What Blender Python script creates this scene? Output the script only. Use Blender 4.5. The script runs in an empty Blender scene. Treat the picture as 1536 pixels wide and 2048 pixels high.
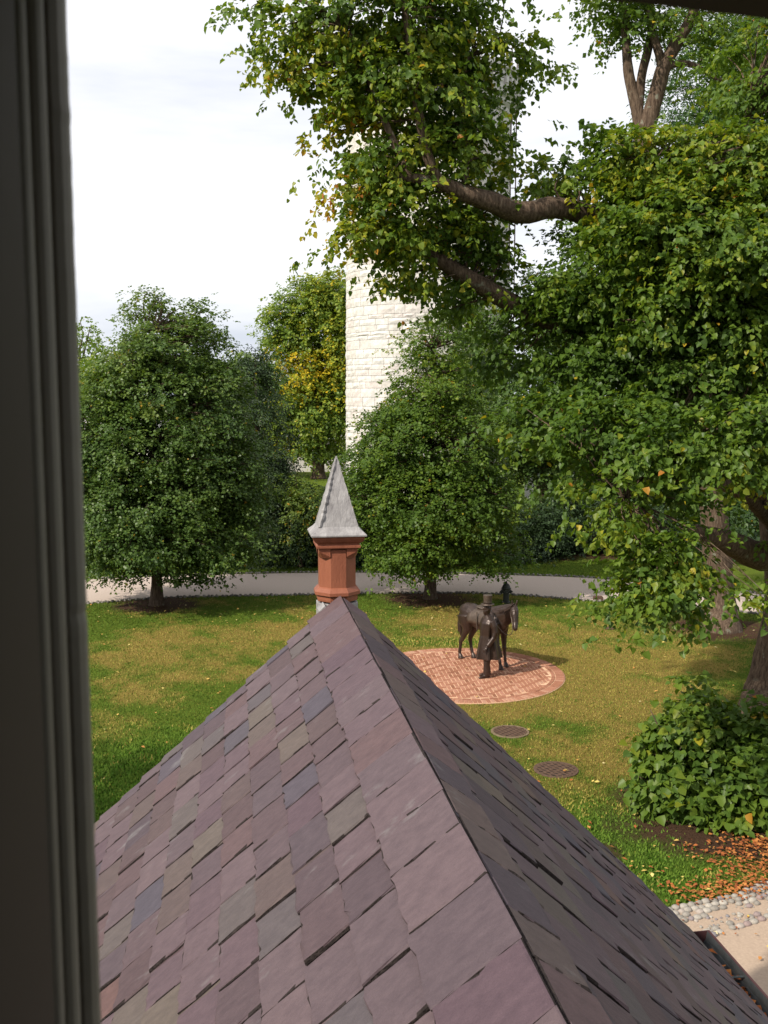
import bpy, bmesh, math, random
import numpy as np
from mathutils import Vector, Matrix
R = math.radians
sc = bpy.context.scene
COL = sc.collection

# ------------------------------------------------------------------ camera, world, sun, exposure
F = 2040.0; HZ = 785.0; CAMZ = 7.2
PITCH = math.atan((1024 - HZ) / F)
cam = bpy.data.cameras.new('camera'); camo = bpy.data.objects.new('camera', cam); COL.objects.link(camo)
cam.sensor_fit = 'VERTICAL'; cam.sensor_height = 17.3; cam.sensor_width = 13.0
cam.lens = F / 2048 * 17.3
cam.clip_start = 0.03; cam.clip_end = 3000
camo.location = (0, 0, CAMZ); camo.rotation_euler = (R(90) - PITCH, 0, 0)
cam.dof.use_dof = True; cam.dof.focus_distance = 6.5; cam.dof.aperture_fstop = 8.0
sc.camera = camo

SUN_EL = R(40.5); SUN_DIR = Vector((-0.77, -0.63, 0)).normalized() * math.cos(SUN_EL) + Vector((0, 0, math.sin(SUN_EL)))
w = bpy.data.worlds.new('World'); sc.world = w; w.use_nodes = True
wn = w.node_tree; wn.nodes.clear()
def N(t, ty, **kw):
    n = t.nodes.new(ty)
    for k, v in kw.items():
        if k.startswith('_'): setattr(n, k[1:], v)
        else: n.inputs[k].default_value = v
    return n
sky = N(wn, 'ShaderNodeTexSky'); sky.sky_type = 'NISHITA'; sky.sun_disc = False
sky.sun_elevation = SUN_EL; sky.sun_rotation = math.atan2(SUN_DIR.x, SUN_DIR.y)
tc = N(wn, 'ShaderNodeTexCoord')
mp = N(wn, 'ShaderNodeMapping'); mp.inputs['Scale'].default_value = (1.0, 1.0, 5.0)
nz = N(wn, 'ShaderNodeTexNoise', Scale=1.6, Detail=6.0, Roughness=0.55)
rp = N(wn, 'ShaderNodeValToRGB'); rp.color_ramp.elements[0].position = 0.40; rp.color_ramp.elements[1].position = 0.66
rp.color_ramp.elements[0].color = (6.7, 7.3, 8.6, 1); rp.color_ramp.elements[1].color = (11.6, 11.6, 11.9, 1)
sep = N(wn, 'ShaderNodeSeparateXYZ')
el = N(wn, 'ShaderNodeMapRange'); el.inputs['From Min'].default_value = 0.02; el.inputs['From Max'].default_value = 0.34
el.inputs['To Min'].default_value = -0.06; el.inputs['To Max'].default_value = 0.20
add = N(wn, 'ShaderNodeMath', _operation='ADD')
mx = N(wn, 'ShaderNodeMixRGB'); mx.inputs[0].default_value = 0.88
bg = N(wn, 'ShaderNodeBackground', Strength=0.077); wo = N(wn, 'ShaderNodeOutputWorld')
L = wn.links.new
L(tc.outputs['Generated'], mp.inputs[0]); L(mp.outputs[0], nz.inputs['Vector'])
L(tc.outputs['Generated'], sep.inputs[0]); L(sep.outputs['Z'], el.inputs['Value'])
L(nz.outputs['Fac'], add.inputs[0]); L(el.outputs[0], add.inputs[1]); L(add.outputs[0], rp.inputs[0])
L(sky.outputs[0], mx.inputs[1]); L(rp.outputs[0], mx.inputs[2]); L(mx.outputs[0], bg.inputs['Color']); L(bg.outputs[0], wo.inputs[0])

sl = bpy.data.lights.new('sun', 'SUN'); sl.energy = 4.3; sl.angle = R(1.0); sl.color = (1.0, 0.92, 0.80)
so = bpy.data.objects.new('sun', sl); COL.objects.link(so)
so.rotation_euler = (-SUN_DIR).to_track_quat('-Z', 'Y').to_euler(); so.location = (-20, -20, 40)
sc.view_settings.view_transform = 'Standard'; sc.view_settings.look = 'None'
sc.view_settings.exposure = 0.42; sc.view_settings.gamma = 1.0; sc.view_settings.use_curve_mapping = False
sc.render.engine = 'CYCLES'
sc.cycles.max_bounces = 8; sc.cycles.transparent_max_bounces = 8

# ------------------------------------------------------------------ helpers
rng = np.random.default_rng(7); random.seed(7)
sp_, cp_ = math.sin(PITCH), math.cos(PITCH)
def ray(x, y):
    u = (x - 768) / F; v = (1024 - y) / F
    return np.array([u, cp_ + v * sp_, -sp_ + v * cp_])
def W(px, py, Y):
    r = ray(px, py); t = Y / r[1]; return r * t + np.array([0, 0, CAMZ])
def G(px, py, z=0.0):
    r = ray(px, py); t = (z - CAMZ) / r[2]; return r * t + np.array([0, 0, CAMZ])
def tag(o, label=None, cat=None, group=None, kind=None):
    if label: o['label'] = label
    if cat: o['category'] = cat
    if group: o['group'] = group
    if kind: o['kind'] = kind
    return o
def empty(name, loc=(0, 0, 0), rz=0.0):
    o = bpy.data.objects.new(name, None); COL.objects.link(o); o.location = loc; o.rotation_euler = (0, 0, rz)
    o.empty_display_size = 0.2
    return o
def link(name, me, mats, parent=None, kind=None, smooth=False):
    o = bpy.data.objects.new(name, me); COL.objects.link(o)
    if not isinstance(mats, (list, tuple)): mats = [mats]
    if not me.materials:
        for m in mats: me.materials.append(m)
    if parent: o.parent = parent
    if kind: o['kind'] = kind
    if smooth: me.shade_smooth()
    return o
def mesh(v, f, name='mesh'):
    me = bpy.data.meshes.new(name); me.from_pydata([tuple(map(float, p)) for p in v], [], [tuple(q) for q in f]); me.update(); return me
class MB:
    def __init__(s): s.v = []; s.f = []
    def add(s, v, f):
        n = len(s.v); s.v += [tuple(p) for p in v]; s.f += [tuple(i + n for i in q) for q in f]; return s
    def box(s, x0, x1, y0, y1, z0, z1):
        return s.add([(x0,y0,z0),(x1,y0,z0),(x1,y1,z0),(x0,y1,z0),(x0,y0,z1),(x1,y0,z1),(x1,y1,z1),(x0,y1,z1)],
                     [(0,3,2,1),(4,5,6,7),(0,1,5,4),(1,2,6,5),(2,3,7,6),(3,0,4,7)])
    def prism(s, n, prof, rot=0.0, c=(0, 0)):     # prof: list of (radius, z); n-gon lathe, capped
        v = []; f = []
        for r, z in prof:
            for k in range(n):
                a = rot + 2 * math.pi * k / n; v.append((c[0] + r * math.cos(a), c[1] + r * math.sin(a), z))
        for i in range(len(prof) - 1):
            for k in range(n):
                k2 = (k + 1) % n; f.append((i*n+k, i*n+k2, (i+1)*n+k2, (i+1)*n+k))
        f.append(tuple(range(n - 1, -1, -1))); f.append(tuple((len(prof)-1)*n + k for k in range(n)))
        return s.add(v, f)
    def mesh(s, name='mesh'): return mesh(s.v, s.f, name)
def tube(pts, rad, n=8, rough=0.0, seed=0, cap=True):
    """rounded tapered tube through pts; rough = radius noise for bark ridges"""
    rr = np.random.default_rng(seed)
    P = [np.array(p, float) for p in pts]; v = []; f = []
    T = [P[min(i+1, len(P)-1)] - P[max(i-1, 0)] for i in range(len(P))]
    T = [t / (np.linalg.norm(t) + 1e-9) for t in T]
    a = np.array([1.0, 0, 0]) if abs(T[0][0]) < 0.8 else np.array([0, 1.0, 0])
    A = np.cross(T[0], a); A /= np.linalg.norm(A); ph = rr.uniform(0, 6.28, 4)
    for i, p in enumerate(P):
        A = A - T[i] * (A @ T[i]); A /= np.linalg.norm(A); B = np.cross(T[i], A)
        for k in range(n):
            t = 2 * math.pi * k / n
            r = rad[i] * (1 + rough * (0.6 * math.sin(3 * t + ph[0] + i * 0.3) + 0.4 * math.sin(7 * t + ph[1] - i * 0.5)) + (rr.normal(0, rough * 0.5) if rough else 0))
            v.append(p + (A * math.cos(t) + B * math.sin(t)) * r)
    for i in range(len(P) - 1):
        for k in range(n):
            k2 = (k + 1) % n; f.append((i*n+k, i*n+k2, (i+1)*n+k2, (i+1)*n+k))
    if cap: f.append(tuple(range(n-1, -1, -1))); f.append(tuple((len(P)-1)*n + k for k in range(n)))
    return v, f
def smoothpath(pts, rad, sub=4):
    P = [np.array(p, float) for p in pts]; out = []; ro = []
    for i in range(len(P) - 1):
        p0 = P[max(i-1, 0)]; p1 = P[i]; p2 = P[i+1]; p3 = P[min(i+2, len(P)-1)]
        for j in range(sub):
            t = j / sub
            out.append(0.5 * ((2*p1) + (-p0+p2)*t + (2*p0-5*p1+4*p2-p3)*t*t + (-p0+3*p1-3*p2+p3)*t**3)); ro.append(rad[i]*(1-t)+rad[i+1]*t)
    out.append(P[-1]); ro.append(rad[-1]); return out, ro
def fattr(me, name, arr, dom='FACE'):
    a = me.attributes.new(name, 'FLOAT', dom); a.data.foreach_set('value', np.asarray(arr, np.float32))
def npmesh(V, tris, name='mesh'):
    me = bpy.data.meshes.new(name); me.vertices.add(len(V)); me.vertices.foreach_set('co', np.asarray(V, np.float32).ravel())
    k = tris.shape[1]; me.loops.add(tris.size); me.loops.foreach_set('vertex_index', tris.astype(np.int32).ravel())
    me.polygons.add(len(tris)); me.polygons.foreach_set('loop_start', np.arange(0, tris.size, k, dtype=np.int32))
    me.update(calc_edges=True); return me
def fbm(x, y, seed, scale, octs=4):
    r = np.random.default_rng(seed); out = np.zeros_like(x, float); amp = 1; tot = 0
    for o in range(octs):
        for _ in range(5):
            a = r.uniform(0, 6.28); k = 2 * math.pi / scale * 2**o * r.uniform(.6, 1.4)
            out += amp * np.sin(k * (x * math.cos(a) + y * math.sin(a)) + r.uniform(0, 6.28)) / 2.2
        tot += amp; amp *= .55
    return out / tot
sst = lambda a, b, x: (lambda t: t*t*(3-2*t))(np.clip((x-a)/(b-a), 0, 1))

# ------------------------------------------------------------------ materials
def mat(name, col=(.5,.5,.5), rough=.7, spec=.3, var=None, vscale=8, bump=0.0, bscale=40, metal=0.0, stretch=(1,1,1), vdetail=5):
    m = bpy.data.materials.new(name); m.use_nodes = True; t = m.node_tree; b = t.nodes['Principled BSDF']
    b.inputs['Base Color'].default_value = (*col, 1); b.inputs['Roughness'].default_value = rough
    b.inputs['Specular IOR Level'].default_value = spec; b.inputs['Metallic'].default_value = metal
    tcn = N(t, 'ShaderNodeTexCoord'); mpn = N(t, 'ShaderNodeMapping'); mpn.inputs['Scale'].default_value = stretch
    t.links.new(tcn.outputs['Object'], mpn.inputs[0])
    if var:
        n = N(t, 'ShaderNodeTexNoise', Scale=vscale, Detail=vdetail, Roughness=.65); t.links.new(mpn.outputs[0], n.inputs['Vector'])
        c = N(t, 'ShaderNodeValToRGB'); c.color_ramp.elements[0].position = .3; c.color_ramp.elements[1].position = .7
        c.color_ramp.elements[0].color = (*col, 1); c.color_ramp.elements[1].color = (*var, 1)
        t.links.new(n.outputs['Fac'], c.inputs[0]); t.links.new(c.outputs[0], b.inputs['Base Color'])
    if bump:
        n2 = N(t, 'ShaderNodeTexNoise', Scale=bscale, Detail=6.0, Roughness=.6); t.links.new(mpn.outputs[0], n2.inputs['Vector'])
        bp = N(t, 'ShaderNodeBump', Strength=bump, Distance=.02); t.links.new(n2.outputs['Fac'], bp.inputs['Height']); t.links.new(bp.outputs[0], b.inputs['Normal'])
    return m
def ramp(t, stops):
    c = N(t, 'ShaderNodeValToRGB'); e = c.color_ramp.elements
    while len(e) < len(stops): e.new(.5)
    for x, (p, k) in zip(e, stops): x.position = p; x.color = (*k, 1)
    return c
def leafmat(name, stops, trans=.42, gloss=.25):
    m = bpy.data.materials.new(name); m.use_nodes = True; t = m.node_tree; t.nodes.clear()
    a = N(t, 'ShaderNodeAttribute'); a.attribute_name = 'tint'
    c = ramp(t, stops); t.links.new(a.outputs['Fac'], c.inputs[0])
    p = N(t, 'ShaderNodeBsdfPrincipled', Roughness=.42); p.inputs['Specular IOR Level'].default_value = gloss
    tr = N(t, 'ShaderNodeBsdfTranslucent'); br = N(t, 'ShaderNodeMixRGB', _blend_type='MULTIPLY'); br.inputs[0].default_value = 1; br.inputs[2].default_value = (1.25, 1.25, .55, 1)
    mxs = N(t, 'ShaderNodeMixShader'); mxs.inputs[0].default_value = trans; o = N(t, 'ShaderNodeOutputMaterial')
    t.links.new(c.outputs[0], p.inputs['Base Color']); t.links.new(c.outputs[0], br.inputs[1]); t.links.new(br.outputs[0], tr.inputs[0])
    t.links.new(p.outputs[0], mxs.inputs[1]); t.links.new(tr.outputs[0], mxs.inputs[2]); t.links.new(mxs.outputs[0], o.inputs[0])
    return m
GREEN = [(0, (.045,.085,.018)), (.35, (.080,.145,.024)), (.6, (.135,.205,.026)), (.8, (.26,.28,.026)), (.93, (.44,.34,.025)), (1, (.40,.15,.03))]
DGREEN = [(0, (.042,.085,.022)), (.4, (.082,.145,.032)), (.7, (.150,.215,.044)), (.88, (.13,.18,.03)), (.96, (.38,.28,.03)), (1, (.42,.25,.03))]
YGREEN = [(0, (.10,.17,.04)), (.35, (.18,.26,.04)), (.6, (.33,.36,.04)), (.8, (.58,.45,.03)), (1, (.55,.36,.02))]
EGREEN = [(0, (.018,.036,.015)), (.5, (.034,.062,.022)), (1, (.065,.11,.035))]
OGREEN = [(0, (.04,.09,.035)), (.5, (.075,.15,.055)), (.9, (.12,.2,.06)), (1, (.3,.28,.06))]
M = {}
M['leaf'] = leafmat('linden leaf', GREEN)
M['leafd'] = leafmat('small linden leaf', DGREEN, .38, .35)
M['leafy'] = leafmat('yellowing leaf', YGREEN)
M['leafe'] = leafmat('evergreen needle', EGREEN, .12)
M['leafo'] = leafmat('willow oak leaf', OGREEN, .3)
def barkmat():
    m = mat('bark', (.10,.075,.055), .9, .15)
    t = m.node_tree; b = t.nodes['Principled BSDF']; mpn = t.nodes['Mapping']; mpn.inputs['Scale'].default_value = (1, 1, .16)
    n = N(t, 'ShaderNodeTexNoise', Scale=22.0, Detail=7.0, Roughness=.7); t.links.new(mpn.outputs[0], n.inputs[0])
    c = ramp(t, [(.35, (.040,.026,.018)), (.55, (.115,.080,.056)), (.75, (.22,.165,.12))]); t.links.new(n.outputs[0], c.inputs[0])
    l = N(t, 'ShaderNodeTexNoise', Scale=5.0, Detail=5.0); tcn = t.nodes['Texture Coordinate']; t.links.new(tcn.outputs['Object'], l.inputs[0])
    lr = ramp(t, [(.63, (0,0,0)), (.72, (.7,.7,.7))]); t.links.new(l.outputs[0], lr.inputs[0])
    mxx = N(t, 'ShaderNodeMixRGB'); mxx.inputs[2].default_value = (.21,.22,.17,1); t.links.new(lr.outputs[0], mxx.inputs[0]); t.links.new(c.outputs[0], mxx.inputs[1])
    t.links.new(mxx.outputs[0], b.inputs['Base Color'])
    bp = N(t, 'ShaderNodeBump', Strength=.9, Distance=.03); t.links.new(n.outputs[0], bp.inputs['Height']); t.links.new(bp.outputs[0], b.inputs['Normal'])
    return m
M['bark'] = barkmat()
def slatemat():
    m = mat('purple slate', (.15,.12,.13), .66, .25); t = m.node_tree; b = t.nodes['Principled BSDF']; tcn = t.nodes['Texture Coordinate']
    a = N(t, 'ShaderNodeAttribute'); a.attribute_name = 'tint'
    c = ramp(t, [(0, (.076,.050,.062)), (.16, (.100,.072,.080)), (.30, (.058,.044,.054)), (.45, (.090,.058,.062)), (.56, (.062,.054,.070)), (.68, (.096,.078,.068)), (.76, (.070,.046,.052)), (.86, (.112,.088,.072)), (.94, (.098,.052,.053)), (1, (.105,.104,.115))])
    t.links.new(a.outputs['Fac'], c.inputs[0])
    mpn = t.nodes['Mapping']; mpn.inputs['Scale'].default_value = (1, 1.6, 1)
    n = N(t, 'ShaderNodeTexNoise', Scale=15.0, Detail=8.0, Roughness=.68); t.links.new(mpn.outputs[0], n.inputs[0])
    cr = ramp(t, [(.3, (.82,.80,.82)), (.7, (1.20,1.18,1.16))]); t.links.new(n.outputs[0], cr.inputs[0])
    mu = N(t, 'ShaderNodeMixRGB', _blend_type='MULTIPLY'); mu.inputs[0].default_value = 1; t.links.new(c.outputs[0], mu.inputs[1]); t.links.new(cr.outputs[0], mu.inputs[2])
    n2 = N(t, 'ShaderNodeTexNoise', Scale=3.3, Detail=5.0, Roughness=.65); t.links.new(mpn.outputs[0], n2.inputs[0])
    l2 = ramp(t, [(.62, (0,0,0)), (.74, (1,1,1))]); t.links.new(n2.outputs[0], l2.inputs[0])
    ms = N(t, 'ShaderNodeMath', _operation='MULTIPLY'); ms.inputs[1].default_value = .5; t.links.new(l2.outputs[0], ms.inputs[0])
    mw = N(t, 'ShaderNodeMixRGB'); mw.inputs[2].default_value = (.19,.185,.185,1); t.links.new(ms.outputs[0], mw.inputs[0]); t.links.new(mu.outputs[0], mw.inputs[1])
    n5 = N(t, 'ShaderNodeTexNoise', Scale=260.0, Detail=3.0, Roughness=.7); t.links.new(tcn.outputs['Object'], n5.inputs[0])
    cr5 = ramp(t, [(.25, (.8,.8,.8)), (.75, (1.2,1.2,1.2))]); t.links.new(n5.outputs[0], cr5.inputs[0])
    mu5 = N(t, 'ShaderNodeMixRGB', _blend_type='MULTIPLY'); mu5.inputs[0].default_value = 1; t.links.new(mw.outputs[0], mu5.inputs[1]); t.links.new(cr5.outputs[0], mu5.inputs[2])
    t.links.new(mu5.outputs[0], b.inputs['Base Color'])
    n3 = N(t, 'ShaderNodeTexNoise', Scale=26.0, Detail=8.0, Roughness=.62); n3.inputs['Distortion'].default_value = .2; t.links.new(mpn.outputs[0], n3.inputs[0])
    bp = N(t, 'ShaderNodeBump', Strength=.45, Distance=.010); t.links.new(n3.outputs[0], bp.inputs['Height']); t.links.new(bp.outputs[0], b.inputs['Normal'])
    return m
M['slate'] = slatemat()
M['slatedge'] = mat('split slate edge', (.020,.016,.016), .9, .1, (.050,.040,.038), 60, .8, 90)
M['deck'] = mat('roof boarding', (.06,.05,.045), .9)
M['lead'] = mat('weathered lead', (.16,.15,.155), .6, .35, (.34,.33,.33), 14, .4, 60, stretch=(1,1,.35))
M['terra'] = mat('terracotta paint', (.19,.062,.034), .55, .3, (.27,.094,.052), 9, .25, 90, stretch=(1,1,.3))
M['metal'] = mat('gutter metal', (.04,.046,.05), .4, .5, (.07,.075,.078), 12, .2, 40, .3)
M['metal2'] = mat('gutter rim paint', (.065,.028,.030), .5)
M['frame'] = mat('window paint', (.068,.054,.044), .7, .2)
M['bead'] = mat('worn bead with painted light', (.36,.335,.29), .6, .3, (.28,.255,.215), 14, 0, 60, stretch=(1,1,.3))  # chipped beads; the pale tone paints in outside light on the ribs
M['stucco'] = mat('stucco', (.55,.50,.43), .9, .2, (.62,.57,.50), 3, .3, 60)
M['plaster'] = mat('room plaster', (.35,.31,.27), .9)
M['floorb'] = mat('floor boards', (.14,.08,.045), .5, .3, (.20,.12,.07), 3, 0, 10, stretch=(8,1,1))
M['bronze'] = mat('patinated bronze', (.030,.018,.014), .34, .55, (.052,.032,.024), 7, .35, 35, .35)
M['bronze2'] = mat('rubbed bronze', (.115,.085,.066), .42, .5, (.06,.042,.032), 9, .4, 45, .4)
M['iron'] = mat('black hydrant paint', (.018,.022,.018), .5, .4, (.03,.03,.026), 9, .2, 30)
M['rust'] = mat('rusted grate', (.075,.043,.03), .8, .3, (.12,.075,.05), 20, .4, 60)
M['clay'] = mat('worn clay', (.20,.15,.10), .9, .1, (.13,.10,.06), 12)
M['pit_shade'] = mat('dark pit', (.012,.011,.010), .95)
M['mortar'] = mat('sand joints', (.68,.46,.31), .95, .1, (.42,.24,.15), 2.2, .4, 90)
M['gravel'] = mat('resin gravel path', (.49,.405,.35), .92, .15, (.39,.325,.28), 60, .5, 180, vdetail=8)
M['sand'] = mat('sandy gravel', (.43,.33,.25), .95, .1, (.34,.26,.20), 25, .5, 160, vdetail=8)
M['asph'] = mat('car park', (.2,.2,.205), .9)
M['pale'] = mat('pale wall', (.52,.50,.475), .8, .2, (.57,.55,.52), 3)
M['greyst'] = mat('grey stone wall', (.33,.32,.30), .85, .2, (.42,.41,.39), 3)
M['dark'] = mat('window glass dark', (.03,.035,.04), .15, .5)
M['wood'] = mat('bench wood', (.22,.12,.08), .7, .2, (.30,.18,.12), 12)
def tintmat(name, stops, rough=.85, bump=.4, bscale=50, vs=30, spec=.2):
    m = mat(name, (.4,.4,.4), rough, spec, bump=bump, bscale=bscale); t = m.node_tree; b = t.nodes['Principled BSDF']; mpn = t.nodes['Mapping']
    a = N(t, 'ShaderNodeAttribute'); a.attribute_name = 'tint'; c = ramp(t, stops); t.links.new(a.outputs['Fac'], c.inputs[0])
    n = N(t, 'ShaderNodeTexNoise', Scale=vs, Detail=5.0, Roughness=.6); t.links.new(mpn.outputs[0], n.inputs[0])
    cr = ramp(t, [(.3, (.8,.8,.8)), (.7, (1.16,1.16,1.16))]); t.links.new(n.outputs[0], cr.inputs[0])
    mu = N(t, 'ShaderNodeMixRGB', _blend_type='MULTIPLY'); mu.inputs[0].default_value = 1; t.links.new(c.outputs[0], mu.inputs[1]); t.links.new(cr.outputs[0], mu.inputs[2]); t.links.new(mu.outputs[0], b.inputs['Base Color'])
    return m
M['brick'] = tintmat('paving brick', [(0, (.22,.095,.056)), (.5, (.30,.135,.082)), (.85, (.37,.18,.12)), (1, (.42,.25,.17))])
M['towerst'] = tintmat('rock faced marble', [(0, (.53,.50,.46)), (.5, (.59,.57,.54)), (.8, (.62,.605,.575)), (1, (.56,.50,.47))], vs=4, bscale=8, bump=.8)
M['pebble'] = tintmat('river pebble', [(0, (.22,.20,.175)), (.4, (.31,.285,.25)), (.7, (.38,.35,.305)), (.85, (.27,.20,.185)), (1, (.18,.18,.195))], bump=.1)
M['cob'] = tintmat('drive cobble', [(0, (.10,.09,.08)), (.5, (.17,.155,.135)), (1, (.25,.23,.20))], bump=.1)
M['litter'] = tintmat('fallen leaf', [(0, (.20,.055,.02)), (.3, (.34,.11,.03)), (.55, (.42,.18,.05)), (.75, (.46,.30,.08)), (.9, (.55,.44,.12)), (1, (.55,.48,.28))], bump=0, vs=80)
M['blade'] = tintmat('grass blade', [(0, (.050,.100,.012)), (.45, (.105,.175,.018)), (.6, (.20,.20,.03)), (1, (.36,.28,.08))], bump=0, vs=3)

# ------------------------------------------------------------------ the ground
AL = math.atan2(*(lambda r: (r[0], r[1]))(ray(467, 785)))      # azimuth of the porch ridge
TREES_MULCH = [(-7.8, 34.3, 1.5), (1.58, 35.2, 1.6), (10.36, 30.8, 1.7), (8.2, 21.6, 0.9)]
def ground_masks(x, y):
    n1 = fbm(x, y, 1, 6.0); n2 = fbm(x, y, 2, 1.6); n3 = fbm(x, y, 3, .5, 3)
    dry = sst(-.55, .35, n1 * .55 + n2 * .35 + n3 * .2 + 1.15 * np.exp(-((x - 4.3)**2 / 18 + (y - 26)**2 / 46)) + .75 * np.exp(-((x + 3.5)**2 / 16 + (y - 27.5)**2 / 22)) - .52)
    dry *= 1 - .9 * sst(36.5, 38.5, y)
    clover = sst(0, .5, .9 * np.exp(-(((x - 3.2)**2) / 5.5 + ((y - 15.2)**2) / 6.5)) + .25 * n2 + .9 * np.exp(-(((x + 4.5)**2) / 12 + ((y - 17)**2) / 22)) - .25)
    clover = np.maximum(clover, .8 * sst(.1, .5, .9 * np.exp(-(((x - 1.6)**2) / 5 + ((y - 29.0)**2) / .3)) + .15 * n2))
    soil = np.zeros_like(x)
    for a, b, r in TREES_MULCH: soil = np.maximum(soil, 1 - sst(r * .65, r * 1.25, np.hypot(x - a, y - b) + n2 * .25 + n3 * .1))
    soil = np.maximum(soil, .75 * (1 - sst(.25, .6, np.hypot(x - 3.45, y - 15.35) + n3 * .1)))
    soil = np.maximum(soil, 1 - sst(1.1, 2.0, np.hypot((x - 6.0) * .75, y - 16.6) + n2 * .3))
    soil = np.maximum(soil, sst(42.5, 44.5, y + n2) * (1 - sst(56, 60, y)) * (x > -9) * (x < 14))
    return dry, clover, soil
def lawn():
    xs = np.concatenate([[-900, -300, -120, -60, -40], np.arange(-24, 24.01, .16), [40, 60, 120, 300, 900]])
    ys = np.concatenate([[-60, -20, -5], np.arange(2, 48.01, .17), np.arange(50, 100, 4), [140, 250, 500, 1500]])
    X, Y = np.meshgrid(xs, ys); nx, ny = len(xs), len(ys)
    Z = np.where(np.abs(X) < 24, .02 * fbm(X, Y, 9, 3.0, 2), 0) * (Y < 48) * 0.0
    V = np.stack([X.ravel(), Y.ravel(), Z.ravel()], 1)
    i = np.arange(nx - 1)[None, :] + nx * np.arange(ny - 1)[:, None]; i = i.ravel()
    me = npmesh(V, np.stack([i, i + 1, i + nx + 1, i + nx], 1), 'lawn')
    d, c, s = ground_masks(X.ravel(), Y.ravel())
    fattr(me, 'dry', d, 'POINT'); fattr(me, 'clover', c, 'POINT'); fattr(me, 'soil', s, 'POINT')
    m = mat('lawn', (.1,.1,.1), .95, .05); t = m.node_tree; b = t.nodes['Principled BSDF']; tcn = t.nodes['Texture Coordinate']
    def att(n): a = N(t, 'ShaderNodeAttribute'); a.attribute_name = n; return a.outputs['Fac']
    def noi(s, d=6, r=.7): n = N(t, 'ShaderNodeTexNoise', Scale=s, Detail=float(d), Roughness=r); t.links.new(tcn.outputs['Object'], n.inputs[0]); return n.outputs[0]
    def mixc(f, a, c2):
        k = N(t, 'ShaderNodeMixRGB'); t.links.new(f, k.inputs[0])
        for q, z in ((a, 1), (c2, 2)):
            if isinstance(q, tuple): k.inputs[z].default_value = (*q, 1)
            else: t.links.new(q, k.inputs[z])
        return k.outputs[0]
    def rmp(x, st): c = ramp(t, st); t.links.new(x, c.inputs[0]); return c.outputs[0]
    fine = noi(18.0); grain = noi(70.0, 4, .8)
    green = rmp(fine, [(.3, (.050,.090,.012)), (.5, (.100,.150,.018)), (.7, (.18,.21,.028))])
    dryc = rmp(fine, [(.3, (.16,.125,.026)), (.5, (.27,.195,.050)), (.7, (.35,.265,.085))])
    clov = rmp(grain, [(.3, (.028,.08,.008)), (.5, (.070,.165,.014)), (.7, (.13,.24,.025))])
    soilc = rmp(fine, [(.3, (.045,.026,.017)), (.6, (.10,.058,.036)), (.8, (.17,.10,.06))])
    mm = N(t, 'ShaderNodeMath', _operation='MULTIPLY_ADD'); t.links.new(grain, mm.inputs[0]); mm.inputs[1].default_value = 1.2; mm.inputs[2].default_value = -.6
    df = N(t, 'ShaderNodeMath', _operation='ADD', _use_clamp=True); t.links.new(att('dry'), df.inputs[0]); t.links.new(mm.outputs[0], df.inputs[1])
    c = mixc(df.outputs[0], green, dryc); c = mixc(att('clover'), c, clov)
    sf = N(t, 'ShaderNodeMath', _operation='MULTIPLY_ADD', _use_clamp=True); t.links.new(att('soil'), sf.inputs[0]); sf.inputs[1].default_value = 1.1; sf.inputs[2].default_value = 0
    c = mixc(sf.outputs[0], c, soilc)
    gm = rmp(grain, [(.25, (.62,.62,.62)), (.75, (1.3,1.3,1.3))])
    mu = N(t, 'ShaderNodeMixRGB', _blend_type='MULTIPLY'); mu.inputs[0].default_value = 1; t.links.new(c, mu.inputs[1]); t.links.new(gm, mu.inputs[2])
    t.links.new(mu.outputs[0], b.inputs['Base Color'])
    bp = N(t, 'ShaderNodeBump', Strength=1.0, Distance=.05); t.links.new(grain, bp.inputs['Height']); t.links.new(bp.outputs[0], b.inputs['Normal'])
    o = link('lawn', me, m, kind='structure'); return o
lawn()

# curved gravel drive behind the statue -------------------------------------------------
near = [(-60, 1236), (60, 1216), (163, 1207), (297, 1196), (416, 1192), (628, 1188), (780, 1185), (1001, 1187), (1188, 1201), (1400, 1214), (1600, 1236)]
far = [(-60, 1180), (60, 1166), (163, 1160), (277, 1155), (460, 1149), (633, 1146), (780, 1146), (952, 1149), (1124, 1154), (1252, 1162), (1405, 1178), (1600, 1196)]
def edge(pts, n=90):
    P = [G(*p) for p in pts]; P, _ = smoothpath(P, [0]*len(P), 12); P = np.array(P)
    s = np.r_[0, np.cumsum(np.linalg.norm(np.diff(P, axis=0), axis=1))]; t = np.linspace(0, s[-1], n)
    return np.stack([np.interp(t, s, P[:, k]) for k in range(3)], 1)
EN, EF = edge(near), edge(far)
def strip(A, B, z, name, m, sub=1):
    n = len(A); V = [(a[0], a[1], z) for a in A] + [(b[0], b[1], z) for b in B]
    return link(name, mesh(V, [(i, i+1, n+i+1, n+i) for i in range(n-1)]), m, kind='structure')
strip(EN, EF, .006, 'drive', M['gravel'])
def pebble(cx, cy, cz, rx, ry, rz, ang, r):
    v = []; f = []; n = 7; ca, sa = math.cos(ang), math.sin(ang)
    for (rr_, zz) in ((.9, -.3), (1.0, .25), (.72, .78)):
        for k in range(n):
            a = 2*math.pi*k/n + r.uniform(-.15, .15); q = rr_ * r.uniform(.9, 1.08)
            x, y = rx*q*math.cos(a), ry*q*math.sin(a); v.append((cx + x*ca - y*sa, cy + x*sa + y*ca, cz + rz*zz))
    v.append((cx, cy, cz + rz)); t = len(v) - 1
    for i in range(2):
        for k in range(n): f.append((i*n+k, i*n+(k+1)%n, (i+1)*n+(k+1)%n, (i+1)*n+k))
    for k in range(n): f.append((2*n+k, 2*n+(k+1)%n, t))
    return v, f
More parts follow.
